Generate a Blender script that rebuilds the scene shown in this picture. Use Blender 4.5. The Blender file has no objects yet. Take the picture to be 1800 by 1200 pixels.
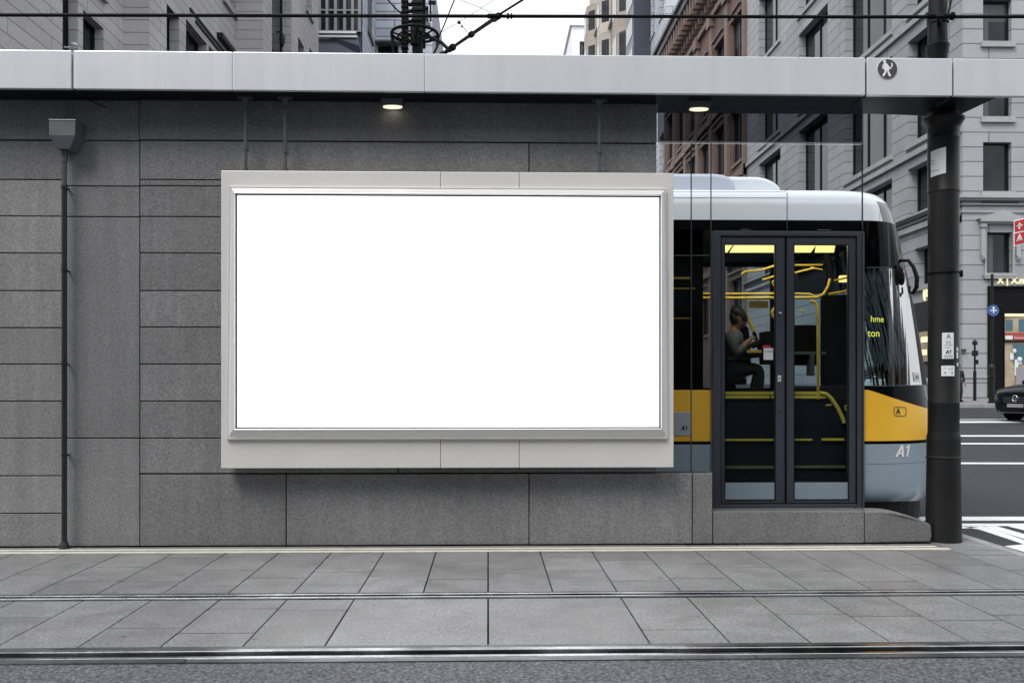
import bpy, bmesh, math, random
from mathutils import Vector, Matrix
from mathutils.bvhtree import BVHTree
random.seed(7)
scene = bpy.context.scene
COL = scene.collection
R = math.radians

# ------------------------------------------------------------------ camera
F = 1640.0                  # focal length in photo pixels (1800 wide)
H = 1.10                    # eye height
TH = math.atan(42 / F)      # camera is turned slightly to the right
HOR = 680.0
D = 6.489                   # wall plane distance

def PX(px, Y):              # photo column -> X on plane Y
    return Y * math.tan(TH + math.atan((px - 900) / F))
def PYX(px, X):             # photo column -> Y on plane X
    return X / math.tan(TH + math.atan((px - 900) / F))
def dep(X, Y):
    return X * math.sin(TH) + Y * math.cos(TH)
def ZZ(py, X, Y):
    return H - (py - HOR) * dep(X, Y) / F
def at(px, py, Y):
    X = PX(px, Y)
    return Vector((X, Y, ZZ(py, X, Y)))
def gnd(px, py, z=0.0):     # ground point
    d = F * (H - z) / (py - HOR)
    lat = (px - 900) / F * d
    return Vector((lat * math.cos(TH) + d * math.sin(TH), d * math.cos(TH) - lat * math.sin(TH), z))
def proj(p):
    d = dep(p[0], p[1]); lat = p[0] * math.cos(TH) - p[1] * math.sin(TH)
    return (900 + F * lat / d, HOR - F * (p[2] - H) / d)

cam_d = bpy.data.cameras.new('camera'); cam = bpy.data.objects.new('camera', cam_d); COL.objects.link(cam)
cam.location = (0, 0, H); cam.rotation_euler = (R(90), 0, -TH)
cam_d.sensor_width = 36; cam_d.lens = 36 * F / 1800
cam_d.shift_y = (HOR - 600) / 1800; cam_d.clip_end = 3000; cam_d.clip_start = 0.05
scene.camera = cam

# ------------------------------------------------------------------ materials
def nd(nt, t, **k):
    n = nt.nodes.new(t)
    for a, b in k.items(): setattr(n, a, b)
    return n

def mat(name, col, rough=0.6, metal=0.0, var=(), bump=(), spec=0.5, island=0.0, emit=None, es=1.0, rvar=0.0, streak=0.0):
    """var: list of (scale, amount, detail); bump: list of (scale, distance)"""
    m = bpy.data.materials.new(name); m.use_nodes = True
    nt = m.node_tree; L = nt.links
    b = nt.nodes['Principled BSDF']
    b.inputs['Base Color'].default_value = (*col, 1); b.inputs['Roughness'].default_value = rough
    b.inputs['Metallic'].default_value = metal; b.inputs['Specular IOR Level'].default_value = spec
    tc = nd(nt, 'ShaderNodeTexCoord').outputs['Object']
    fac = None
    def mul(a, bb):
        if a is None: return bb
        n = nd(nt, 'ShaderNodeMath', operation='MULTIPLY'); L.new(a, n.inputs[0]); L.new(bb, n.inputs[1]); return n.outputs[0]
    for sc, am, de in var:
        n = nd(nt, 'ShaderNodeTexNoise'); n.inputs['Scale'].default_value = sc; n.inputs['Detail'].default_value = de
        n.inputs['Roughness'].default_value = 0.65
        L.new(tc, n.inputs['Vector'])
        mr = nd(nt, 'ShaderNodeMapRange'); mr.inputs[1].default_value = 0.3; mr.inputs[2].default_value = 0.7
        mr.inputs[3].default_value = 1 - am; mr.inputs[4].default_value = 1 + am
        L.new(n.outputs[0], mr.inputs[0]); fac = mul(fac, mr.outputs[0])
    if streak:
        mp = nd(nt, 'ShaderNodeMapping'); mp.inputs['Scale'].default_value = (14, 14, 0.8); L.new(tc, mp.inputs[0])
        n = nd(nt, 'ShaderNodeTexNoise'); n.inputs['Scale'].default_value = 1; n.inputs['Detail'].default_value = 5; L.new(mp.outputs[0], n.inputs[0])
        mr = nd(nt, 'ShaderNodeMapRange'); mr.inputs[1].default_value = 0.35; mr.inputs[2].default_value = 0.7
        mr.inputs[3].default_value = 1 + streak * .4; mr.inputs[4].default_value = 1 - streak
        L.new(n.outputs[0], mr.inputs[0]); fac = mul(fac, mr.outputs[0])
    if island:
        g = nd(nt, 'ShaderNodeNewGeometry')
        mr = nd(nt, 'ShaderNodeMapRange'); mr.inputs[3].default_value = 1 - island; mr.inputs[4].default_value = 1 + island
        L.new(g.outputs['Random Per Island'], mr.inputs[0]); fac = mul(fac, mr.outputs[0])
    if fac is not None:
        vm = nd(nt, 'ShaderNodeVectorMath', operation='SCALE'); vm.inputs[0].default_value = col; L.new(fac, vm.inputs['Scale'])
        L.new(vm.outputs[0], b.inputs['Base Color'])
    if rvar:
        n = nd(nt, 'ShaderNodeTexNoise'); n.inputs['Scale'].default_value = 3.0; n.inputs['Detail'].default_value = 6; L.new(tc, n.inputs[0])
        mr = nd(nt, 'ShaderNodeMapRange'); mr.inputs[1].default_value = .3; mr.inputs[2].default_value = .7
        mr.inputs[3].default_value = max(0, rough - rvar); mr.inputs[4].default_value = min(1, rough + rvar)
        L.new(n.outputs[0], mr.inputs[0]); L.new(mr.outputs[0], b.inputs['Roughness'])
    prev = None
    for sc, di in bump:
        n = nd(nt, 'ShaderNodeTexNoise'); n.inputs['Scale'].default_value = sc; n.inputs['Detail'].default_value = 3; L.new(tc, n.inputs[0])
        bp = nd(nt, 'ShaderNodeBump'); bp.inputs['Strength'].default_value = 1.0; bp.inputs['Distance'].default_value = di
        L.new(n.outputs[0], bp.inputs['Height'])
        if prev: L.new(prev, bp.inputs['Normal'])
        prev = bp.outputs[0]
    if prev: L.new(prev, b.inputs['Normal'])
    if emit:
        b.inputs['Emission Color'].default_value = (*emit, 1); b.inputs['Emission Strength'].default_value = es
    return m

def stone(name, col, bw, bh, mortar=0.035, mcol=0.35, var=0.12, rough=0.8, tone=0.10):
    """coursed stone: joints from a brick texture on (x + y, z)"""
    m = mat(name, col, rough, var=[(0.25, var, 4), (9, var * .6, 6)], bump=[(30, 0.01)])
    nt = m.node_tree; L = nt.links; b = nt.nodes['Principled BSDF']
    src = b.inputs['Base Color'].links[0].from_socket
    tc = nd(nt, 'ShaderNodeTexCoord').outputs['Object']
    sx = nd(nt, 'ShaderNodeSeparateXYZ'); L.new(tc, sx.inputs[0])
    ad = nd(nt, 'ShaderNodeMath', operation='ADD'); L.new(sx.outputs[0], ad.inputs[0]); L.new(sx.outputs[1], ad.inputs[1])
    cb = nd(nt, 'ShaderNodeCombineXYZ'); L.new(ad.outputs[0], cb.inputs[0]); L.new(sx.outputs[2], cb.inputs[1])
    br = nd(nt, 'ShaderNodeTexBrick'); br.inputs['Scale'].default_value = 1; br.inputs['Brick Width'].default_value = bw
    br.inputs['Row Height'].default_value = bh; br.inputs['Mortar Size'].default_value = mortar; br.inputs['Mortar Smooth'].default_value = 0.2
    br.inputs['Color1'].default_value = (1 + tone,) * 3 + (1,); br.inputs['Color2'].default_value = (1 - tone,) * 3 + (1,)
    br.inputs['Mortar'].default_value = (mcol,) * 3 + (1,)
    L.new(cb.outputs[0], br.inputs['Vector'])
    mx = nd(nt, 'ShaderNodeVectorMath', operation='MULTIPLY'); L.new(src, mx.inputs[0]); L.new(br.outputs['Color'], mx.inputs[1])
    L.new(mx.outputs[0], b.inputs['Base Color'])
    return m

def glass(name, tint, ior=1.35, rough=0.01, gl=0.9, wave=0.0):
    m = bpy.data.materials.new(name); m.use_nodes = True; nt = m.node_tree; L = nt.links
    nt.nodes.remove(nt.nodes['Principled BSDF']); out = nt.nodes['Material Output']
    t = nd(nt, 'ShaderNodeBsdfTransparent'); t.inputs[0].default_value = (*tint, 1)
    g = nd(nt, 'ShaderNodeBsdfGlossy'); g.inputs['Roughness'].default_value = rough; g.inputs[0].default_value = (gl, gl, gl, 1)
    fr = nd(nt, 'ShaderNodeFresnel'); fr.inputs['IOR'].default_value = ior
    if wave:
        tc = nd(nt, 'ShaderNodeTexCoord'); mp = nd(nt, 'ShaderNodeMapping'); mp.inputs['Scale'].default_value = (9, 9, .5); L.new(tc.outputs['Object'], mp.inputs[0])
        no = nd(nt, 'ShaderNodeTexNoise'); no.inputs['Scale'].default_value = 1; no.inputs['Detail'].default_value = 2; L.new(mp.outputs[0], no.inputs[0])
        bp = nd(nt, 'ShaderNodeBump'); bp.inputs['Distance'].default_value = wave; L.new(no.outputs[0], bp.inputs['Height'])
        L.new(bp.outputs[0], g.inputs['Normal']); L.new(bp.outputs[0], fr.inputs['Normal'])
    mx = nd(nt, 'ShaderNodeMixShader'); L.new(fr.outputs[0], mx.inputs[0]); L.new(t.outputs[0], mx.inputs[1]); L.new(g.outputs[0], mx.inputs[2])
    L.new(mx.outputs[0], out.inputs[0])
    return m

def emis(name, col, s):
    m = bpy.data.materials.new(name); m.use_nodes = True; nt = m.node_tree
    b = nt.nodes['Principled BSDF']; b.inputs['Base Color'].default_value = (*[min(.8, c) for c in col], 1); b.inputs['Roughness'].default_value = .5
    b.inputs['Emission Color'].default_value = (*col, 1); b.inputs['Emission Strength'].default_value = s
    return m

M = {}
M['granite_light'] = mat('granite_light', (.192, .193, .195), .62, var=[(95, .34, 3), (230, .22, 2), (1.1, .10, 5)], bump=[(130, .003)], island=.10, streak=.14, spec=.4)
M['granite'] = mat('granite', (.150, .1515, .155), .62, var=[(95, .38, 3), (230, .24, 2), (1.1, .14, 5)], bump=[(130, .003)], island=.16, streak=.11, spec=.4)
M['granite_dark'] = mat('dark_joint', (.012, .012, .012), .9)
M['slab'] = mat('paving_slab', (.166, .167, .170), .46, var=[(60, .40, 4), (150, .25, 2), (1.0, .22, 6), (6, .12, 5)], bump=[(140, .002)], island=.11, spec=.45, rvar=.12)
def spots(m, scale, size, dark):
    nt = m.node_tree; L = nt.links; b = nt.nodes['Principled BSDF']; src = b.inputs['Base Color'].links[0].from_socket
    tc = nd(nt, 'ShaderNodeTexCoord'); vo = nd(nt, 'ShaderNodeTexVoronoi'); vo.inputs['Scale'].default_value = scale; L.new(tc.outputs['Object'], vo.inputs['Vector'])
    sx = nd(nt, 'ShaderNodeSeparateColor'); L.new(vo.outputs['Color'], sx.inputs[0])
    th = nd(nt, 'ShaderNodeMapRange'); th.inputs[1].default_value = .55; th.inputs[2].default_value = 1.0; th.inputs[3].default_value = 0.0; th.inputs[4].default_value = size; L.new(sx.outputs[0], th.inputs[0])
    lt = nd(nt, 'ShaderNodeMath', operation='LESS_THAN'); L.new(vo.outputs['Distance'], lt.inputs[0]); L.new(th.outputs[0], lt.inputs[1])
    mr = nd(nt, 'ShaderNodeMapRange'); mr.inputs[3].default_value = 1.0; mr.inputs[4].default_value = dark; L.new(lt.outputs[0], mr.inputs[0])
    vm = nd(nt, 'ShaderNodeVectorMath', operation='SCALE'); L.new(src, vm.inputs[0]); L.new(mr.outputs[0], vm.inputs['Scale']); L.new(vm.outputs[0], b.inputs['Base Color'])
spots(M['slab'], 5.0, .11, .62)
M['asphalt'] = mat('asphalt', (.082, .084, .094), .82, var=[(60, .85, 4), (130, .7, 2), (.5, .18, 5)], bump=[(90, .006)], spec=.4)
M['road'] = mat('road_asphalt', (.026, .0275, .034), .8, var=[(22, .25, 4), (120, .25, 2), (.22, .22, 6)], bump=[(60, .004)], spec=.4)
M['roadpaint'] = mat('road_paint', (.74, .75, .76), .6, var=[(16, .14, 6), (60, .08, 3)])
M['strip'] = mat('pale_strip', (.62, .60, .52), .45, var=[(8, .14, 5), (50, .08, 3)])
M['stripdark'] = mat('strip_groove', (.20, .20, .19), .6, var=[(8, .2, 4)])
M['rail'] = mat('worn_steel', (.62, .63, .66), .24, 1.0, var=[(3, .22, 6), (40, .12, 3)], rvar=.14)
M['raildark'] = mat('rail_groove', (.003, .003, .0035), .8, spec=.04)
M['railside'] = mat('rail_side', (.085, .088, .098), .36, .5, var=[(2.2, .6, 6), (30, .3, 4)], rvar=.16, island=.35)
M['alu'] = mat('aluminium_panel', (.80, .825, .875), .28, .42, var=[(1.6, .035, 2)], streak=.04)
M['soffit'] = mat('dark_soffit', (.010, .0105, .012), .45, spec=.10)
M['joint'] = mat('black_gap', (.015, .016, .018), .6)
M['board'] = mat('cream_board', (.60, .59, .56), .42, .15, var=[(1.2, .05, 4), (60, .03, 2)])
M['bframe'] = mat('brushed_frame', (.78, .78, .78), .36, .45)
M['screen'] = emis('backlit_blank_panel', (1.0, 1.0, 1.0), 1.1)
M['zinc'] = mat('zinc', (.16, .18, .19), .42, .55, var=[(7, .14, 6)], rvar=.1)
M['pipe'] = mat('dark_pipe', (.020, .021, .023), .42, .2, spec=.3, var=[(6, .25, 5)])
M['pipelight'] = mat('grey_pipe', (.075, .079, .083), .42, .4, var=[(6, .2, 5)])
M['pole'] = mat('black_pole_paint', (.0115, .0118, .0125), .42, spec=.22, var=[(5, .25, 6), (60, .1, 3)], bump=[(60, .001)], rvar=.1)
M['wire'] = mat('black_wire', (.004, .004, .0045), .55, spec=.12)
M['steel'] = mat('mast_steel', (.022, .024, .031), .5, .2, spec=.2, var=[(6, .25, 5)])
M['paper'] = mat('white_notice', (.66, .67, .68), .6, var=[(25, .04, 4)])
M['ink'] = mat('black_ink', (.03, .03, .03), .7)
M['inkgrey'] = mat('grey_ink', (.25, .25, .26), .7)
M['emblem'] = mat('emblem_grey', (.055, .055, .062), .5)
M['white'] = mat('white_paint', (.78, .78, .78), .5)
M['glassclear'] = glass('clear_glass', (.95, .96, .965), 1.10)
M['glasssmoke'] = glass('smoked_glass', (.42, .44, .47), 1.12)
M['glassedge'] = mat('glass_edge', (.03, .034, .038), .3)
M['glassline'] = mat('pale_glass_edge', (.22, .24, .26), .3)
# tram
M['tbody'] = mat('tram_pale_paint', (.66, .71, .76), .22, var=[(1.5, .04, 4)], spec=.55)
M['tskirt'] = mat('tram_grey_blue_paint', (.27, .335, .385), .24, var=[(1.8, .05, 5)], spec=.5)
M['tyellow'] = mat('tram_yellow_paint', (.90, .505, .038), .26, var=[(2, .04, 4)], spec=.45)
M['tblack'] = mat('tram_black_trim', (.003, .003, .004), .12, spec=.09)
M['tglass'] = glass('tram_windscreen_glass', (.72, .84, .86), 1.24, .02, gl=.5, wave=.022)
M['tside'] = glass('tram_side_glass', (.50, .51, .52), 1.12, .02)
M['tdoorglass'] = glass('tram_door_glass', (.82, .87, .88), 1.10, .01)
M['doorframe'] = mat('door_frame_grey', (.060, .066, .082), .42, .2, var=[(4, .08, 4)])
M['rubber'] = mat('black_rubber', (.004, .004, .0045), .6, spec=.15)
M['navy'] = mat('dark_partition', (.015, .018, .024), .5, spec=.2)
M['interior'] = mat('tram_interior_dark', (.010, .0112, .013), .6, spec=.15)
M['intgrey'] = mat('tram_interior_grey', (.13, .15, .16), .6)
M['handrail'] = mat('yellow_handrail', (.86, .62, .09), .35)
M['tlight'] = emis('tram_ceiling_light', (1.0, .74, .25), 1.0)
M['seat'] = mat('seat_fabric', (.006, .0065, .008), .9, spec=.1)
M['tband'] = glass('tinted_sun_band', (.06, .07, .075), 1.25, .02, gl=.6, wave=.03)
M['dest'] = mat('display_glass', (.16, .165, .17), .15, spec=.5)
M['ytext'] = emis('yellow_reflection_text', (.85, .74, .10), .62)
M['roofbox'] = mat('roof_fairing_paint', (.46, .50, .58), .3, var=[(2, .05, 4)])
# people
M['skin'] = mat('skin', (.22, .12, .085), .55)
M['hair'] = mat('dark_hair', (.010, .008, .007), .6)
M['sweater'] = mat('grey_sweater', (.085, .10, .11), .9, bump=[(200, .002)])
M['trouser'] = mat('dark_trousers', (.016, .017, .019), .9)
M['coat'] = mat('black_coat', (.012, .012, .014), .8)
# buildings
M['limestone'] = stone('pale_limestone', (.325, .332, .352), 6.5, .64, .028, .38, tone=.06)
M['limestone_blue'] = stone('bluish_limestone', (.43, .455, .50), 1.6, .82, .045, .38)
M['left_stone'] = stone('grey_brown_stone', (.44, .43, .44), 5.0, .44, .018, .42, tone=.06)
M['brick_red'] = stone('red_brown_brick', (.120, .074, .061), .9, .30, .015, .6, .2)
M['brown_trim'] = mat('brown_stone_trim', (.170, .122, .103), .8, var=[(.6, .2, 5), (8, .1, 4)])
M['tan_stone'] = stone('tan_stone', (.33, .285, .25), 1.5, 1.1, .03, .6)
M['cream_stone'] = stone('cream_render', (.42, .39, .34), 3.0, 1.9, .04, .6, .1)
M['blue_clad'] = stone('pale_blue_cladding', (.47, .51, .58), 9.0, .62, .05, .35)
M['white_wall'] = mat('white_render', (.78, .79, .81), .7, var=[(.1, .06, 3)])
M['grey_trim'] = mat('grey_stone_trim', (.33, .335, .345), .75, var=[(.8, .14, 5), (10, .08, 4)])
M['dark_trim'] = mat('dark_stone_trim', (.13, .13, .14), .75, var=[(.8, .2, 5)])
M['wframe'] = mat('window_frame_dark', (.012, .013, .016), .5, spec=.2)
M['wframelight'] = mat('window_frame_grey', (.22, .23, .25), .5)
M['shop'] = mat('black_shopfront', (.004, .004, .005), .4, spec=.12, var=[(1, .2, 4)])
M['bluepanel'] = mat('dark_blue_panel', (.035, .042, .065), .4)
M['signyellow'] = emis('lit_sign_letter', (1.0, .86, .45), .5)
M['shopwarm'] = mat('shop_display_wall', (.30, .25, .18), .7, emit=(1, .75, .45), es=.04, var=[(1.5, .3, 4)])
M['shopglow'] = emis('shop_light', (1.0, .78, .45), .3)
M['teal'] = mat('teal_poster', (.05, .13, .16), .5)
M['red'] = mat('red_sign', (.42, .022, .025), .45)
M['bluesign'] = mat('blue_sign', (.035, .10, .29), .4)
M['carpaint'] = mat('black_car_paint', (.003, .0033, .004), .12, spec=.4)
M['silvercar'] = mat('grey_car_paint', (.30, .33, .36), .25, .3)
M['carglass'] = mat('car_glass', (.006, .008, .010), .05, spec=.45)
M['chrome'] = mat('chrome', (.75, .76, .78), .15, 1)
M['lens'] = mat('headlight_lens', (.45, .47, .50), .12)
M['kerb'] = mat('kerb_stone', (.26, .26, .265), .75, var=[(8, .2, 5)])
M['farpave'] = mat('far_pavement', (.20, .20, .215), .75, var=[(.8, .15, 5), (12, .1, 4)])

def panemat():
    m = bpy.data.materials.new('window_pane'); m.use_nodes = True; nt = m.node_tree; L = nt.links
    b = nt.nodes['Principled BSDF']; b.inputs['Roughness'].default_value = .06; b.inputs['Specular IOR Level'].default_value = .33
    oi = nd(nt, 'ShaderNodeObjectInfo'); tc = nd(nt, 'ShaderNodeTexCoord')
    sp = nd(nt, 'ShaderNodeSeparateXYZ'); L.new(tc.outputs['Generated'], sp.inputs[0])
    # a pale blind pulled down by a different amount behind each pane
    th = nd(nt, 'ShaderNodeMapRange'); th.inputs[3].default_value = 0.45; th.inputs[4].default_value = 2.4; L.new(oi.outputs['Random'], th.inputs[0])
    gt = nd(nt, 'ShaderNodeMath', operation='GREATER_THAN'); L.new(sp.outputs[2], gt.inputs[0]); L.new(th.outputs[0], gt.inputs[1])
    n = nd(nt, 'ShaderNodeTexNoise'); n.inputs['Scale'].default_value = .8; L.new(tc.outputs['Object'], n.inputs[0])
    r1 = nd(nt, 'ShaderNodeValToRGB'); r1.color_ramp.elements[0].position = .35; r1.color_ramp.elements[0].color = (.006, .0075, .010, 1)
    r1.color_ramp.elements[1].position = .7; r1.color_ramp.elements[1].color = (.024, .028, .034, 1); L.new(n.outputs[0], r1.inputs[0])
    mx = nd(nt, 'ShaderNodeMix', data_type='RGBA'); L.new(gt.outputs[0], mx.inputs[0]); L.new(r1.outputs[0], mx.inputs[6]); mx.inputs[7].default_value = (.055, .06, .068, 1)
    ad = nd(nt, 'ShaderNodeMath', operation='ADD'); L.new(sp.outputs[0], ad.inputs[0]); L.new(sp.outputs[1], ad.inputs[1])
    r2 = nd(nt, 'ShaderNodeMath', operation='FRACT'); ml = nd(nt, 'ShaderNodeMath', operation='MULTIPLY'); ml.inputs[1].default_value = 7.31; L.new(oi.outputs['Random'], ml.inputs[0]); L.new(ml.outputs[0], r2.inputs[0])
    t2 = nd(nt, 'ShaderNodeMapRange'); t2.inputs[3].default_value = .05; t2.inputs[4].default_value = -.45; L.new(r2.outputs[0], t2.inputs[0])
    hf = nd(nt, 'ShaderNodeMath', operation='ADD'); hf.inputs[1].default_value = .42; L.new(t2.outputs[0], hf.inputs[0])
    lt = nd(nt, 'ShaderNodeMath', operation='LESS_THAN'); L.new(ad.outputs[0], lt.inputs[0]); L.new(hf.outputs[0], lt.inputs[1])
    m2 = nd(nt, 'ShaderNodeMix', data_type='RGBA'); L.new(lt.outputs[0], m2.inputs[0]); L.new(mx.outputs[2], m2.inputs[6]); m2.inputs[7].default_value = (.075, .08, .088, 1)
    L.new(m2.outputs[2], b.inputs['Base Color'])
    return m
M['pane'] = panemat()

# ------------------------------------------------------------------ mesh builder
class MB:
    def __init__(s): s.v = []; s.f = []; s.m = []
    def add(s, vs, fs, m=0):
        o = len(s.v); s.v += [tuple(v) for v in vs]
        for f in fs: s.f.append(tuple(i + o for i in f)); s.m.append(m)
        return s
    def quad(s, a, b, c, d, m=0): return s.add([a, b, c, d], [(0, 1, 2, 3)], m)
    def box(s, x0, x1, y0, y1, z0, z1, m=0):
        v = [(x, y, z) for x in (x0, x1) for y in (y0, y1) for z in (z0, z1)]
        return s.add(v, [(0, 1, 3, 2), (4, 6, 7, 5), (0, 4, 5, 1), (2, 3, 7, 6), (0, 2, 6, 4), (1, 5, 7, 3)], m)
    def hexa(s, b, t, m=0):   # bottom 4, top 4 points
        return s.add(list(b) + list(t), [(3, 2, 1, 0), (4, 5, 6, 7), (0, 1, 5, 4), (1, 2, 6, 5), (2, 3, 7, 6), (3, 0, 4, 7)], m)
    def prism(s, poly, fn0, fn1, m=0):  # polygon mapped by two functions
        n = len(poly); a = [fn0(*p) for p in poly]; b = [fn1(*p) for p in poly]
        fs = [tuple(range(n - 1, -1, -1)), tuple(range(n, 2 * n))] + [(i, (i + 1) % n, n + (i + 1) % n, n + i) for i in range(n)]
        return s.add(a + b, fs, m)
    def tube(s, pts, r, n=8, m=0):
        pts = [Vector(p) for p in pts]; rs = r if isinstance(r, (list, tuple)) else [r] * len(pts)
        rings = []; nrm = None
        for i, p in enumerate(pts):
            t = (pts[min(i + 1, len(pts) - 1)] - pts[max(i - 1, 0)]).normalized()
            if nrm is None:
                nrm = t.orthogonal().normalized()
            else:
                nrm = (nrm - t * nrm.dot(t)).normalized()
            bn = t.cross(nrm)
            rings.append([p + (nrm * math.cos(2 * math.pi * k / n) + bn * math.sin(2 * math.pi * k / n)) * rs[i] for k in range(n)])
        vs = [q for rg in rings for q in rg]
        fs = [(i * n + k, i * n + (k + 1) % n, (i + 1) * n + (k + 1) % n, (i + 1) * n + k) for i in range(len(pts) - 1) for k in range(n)]
        fs += [tuple(range(n - 1, -1, -1)), tuple(range((len(pts) - 1) * n, len(pts) * n))]
        return s.add(vs, fs, m)
    def lathe(s, prof, cx, cy, n=40, m=0):   # prof: (radius, z[, dx]) bottom to top
        vs = []
        for p in prof:
            dx = p[2] if len(p) > 2 else 0
            for k in range(n):
                a = 2 * math.pi * k / n; vs.append((cx + dx + p[0] * math.cos(a), cy + p[0] * math.sin(a), p[1]))
        fs = [(i * n + k, i * n + (k + 1) % n, (i + 1) * n + (k + 1) % n, (i + 1) * n + k) for i in range(len(prof) - 1) for k in range(n)]
        fs += [tuple(range(n - 1, -1, -1)), tuple(range((len(prof) - 1) * n, len(prof) * n))]
        return s.add(vs, fs, m)
    def ball(s, c, rx, ry, rz, n=16, k=10, m=0, rot=None):
        vs = []; rot = rot or Matrix.Identity(3)
        for i in range(k + 1):
            t = math.pi * i / k
            for j in range(n):
                a = 2 * math.pi * j / n
                vs.append(Vector(c) + rot @ Vector((rx * math.sin(t) * math.cos(a), ry * math.sin(t) * math.sin(a), rz * math.cos(t))))
        fs = [(i * n + j, i * n + (j + 1) % n, (i + 1) * n + (j + 1) % n, (i + 1) * n + j) for i in range(k) for j in range(n)]
        return s.add(vs, fs, m)
    def build(s, name, mats, parent=None, smooth=0, bevel=0, seg=2):
        me = bpy.data.meshes.new(name); me.from_pydata(s.v, [], s.f)
        if not isinstance(mats, (list, tuple)): mats = [mats]
        for q in mats: me.materials.append(q)
        me.polygons.foreach_set('material_index', s.m)
        bm = bmesh.new(); bm.from_mesh(me); bmesh.ops.recalc_face_normals(bm, faces=bm.faces); bm.to_mesh(me); bm.free()
        if smooth:
            me.polygons.foreach_set('use_smooth', [True] * len(me.polygons)); me.set_sharp_from_angle(angle=R(smooth))
        me.update()
        o = bpy.data.objects.new(name, me); COL.objects.link(o)
        if parent is not None: attach(o, parent)
        if bevel:
            b = o.modifiers.new('bevel', 'BEVEL'); b.width = bevel; b.segments = seg; b.limit_method = 'ANGLE'; b.angle_limit = R(40)
        return o

def build_each(mb, name, mats, parent=None, **k):
    """one object for every separate piece collected in mb"""
    par = list(range(len(mb.v)))
    def find(i):
        while par[i] != i: par[i] = par[par[i]]; i = par[i]
        return i
    for f in mb.f:
        a = find(f[0])
        for i in f[1:]: par[find(i)] = a
    grp = {}
    for f, m in zip(mb.f, mb.m): grp.setdefault(find(f[0]), []).append((f, m))
    out = []
    for fs in grp.values():
        q = MB(); ids = {}
        for f, m in fs:
            for i in f:
                if i not in ids: ids[i] = len(q.v); q.v.append(mb.v[i])
            q.f.append(tuple(ids[i] for i in f)); q.m.append(m)
        out.append(q.build(name, mats, parent, **k))
    return out
def attach(o, parent):
    """parent keeping world coordinates (no thing is rotated before its parts are attached)"""
    o.parent = parent
    off = Vector((0, 0, 0)); p = parent
    while p is not None: off += Vector(p.location); p = p.parent
    o.location = Vector(o.location) - off
def thing(name, label, cat, loc=(0, 0, 0), group=None):
    o = bpy.data.objects.new(name, None); COL.objects.link(o); o.location = loc; o.empty_display_size = .2
    return tag(o, label, cat, group)
def tag(o, label, cat, group=None):
    o['label'] = label; o['category'] = cat
    if group: o['group'] = group
    return o
def struct(o): o['kind'] = 'structure'; return o

def textmesh(body, size, shear=0.0, extrude=0.0, bold=0.0, align='CENTER'):
    if body == 'A1': return a1mesh(size)
    c = bpy.data.curves.new('lettering', 'FONT'); c.body = body; c.size = size; c.shear = shear; c.extrude = extrude; c.offset = bold
    c.align_x = align; c.align_y = 'CENTER'; c.resolution_u = 4
    o = bpy.data.objects.new('lettering', c); COL.objects.link(o)
    bpy.context.view_layer.update()
    me = bpy.data.meshes.new_from_object(o.evaluated_get(bpy.context.evaluated_depsgraph_get()))
    bpy.data.objects.remove(o); bpy.data.curves.remove(c)
    return me
def a1mesh(size, shear=.22):
    q = MB()
    def st(*p): q.add([(x * size + y * size * shear, y * size, 0) for x, y in p], [tuple(range(len(p)))])
    st((-.56, -.36), (-.38, -.36), (-.12, .36), (-.30, .36)); st((-.12, .36), (-.22, .16), (-.06, -.36), (.12, -.36)); st((-.42, -.20), (-.05, -.20), (-.05, -.07), (-.38, -.07))
    st((.27, -.36), (.43, -.36), (.43, .36), (.29, .36), (.27, .32)); st((.27, .32), (.29, .36), (.12, .24), (.12, .10), (.27, .20))
    me = bpy.data.meshes.new('lettering'); me.from_pydata(q.v, [], q.f); me.update(); return me
def text(body, size, loc, m, parent, name='lettering', normal=(0, -1, 0), up=(0, 0, 1), **k):
    me = textmesh(body, size, **k); me.materials.clear(); me.materials.append(m)
    n = Vector(normal).normalized(); u = Vector(up).normalized(); r = u.cross(n)
    mt = Matrix((r, u, n)).transposed()
    for v in me.vertices: v.co = mt @ v.co + Vector(loc)
    me.name = name
    o = bpy.data.objects.new(name, me); COL.objects.link(o)
    if parent is not None: attach(o, parent)
    return o

# ------------------------------------------------------------------ world and sun
w = bpy.data.worlds.new('World'); scene.world = w; w.use_nodes = True
nt = w.node_tree; bg = nt.nodes['Background']
sky = nd(nt, 'ShaderNodeTexSky'); sky.sky_type = 'NISHITA'; sky.sun_disc = False
SUN_EL, SUN_AZ = R(52), R(215)      # azimuth measured clockwise from +Y: behind and left of the camera
sky.sun_elevation = SUN_EL; sky.sun_rotation = SUN_AZ; sky.air_density = 1.2; sky.dust_density = 6.0; sky.ozone_density = 1.0
hs = nd(nt, 'ShaderNodeHueSaturation'); hs.inputs['Saturation'].default_value = .22; hs.inputs['Value'].default_value = 1.0
nt.links.new(sky.outputs[0], hs.inputs['Color'])
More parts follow.
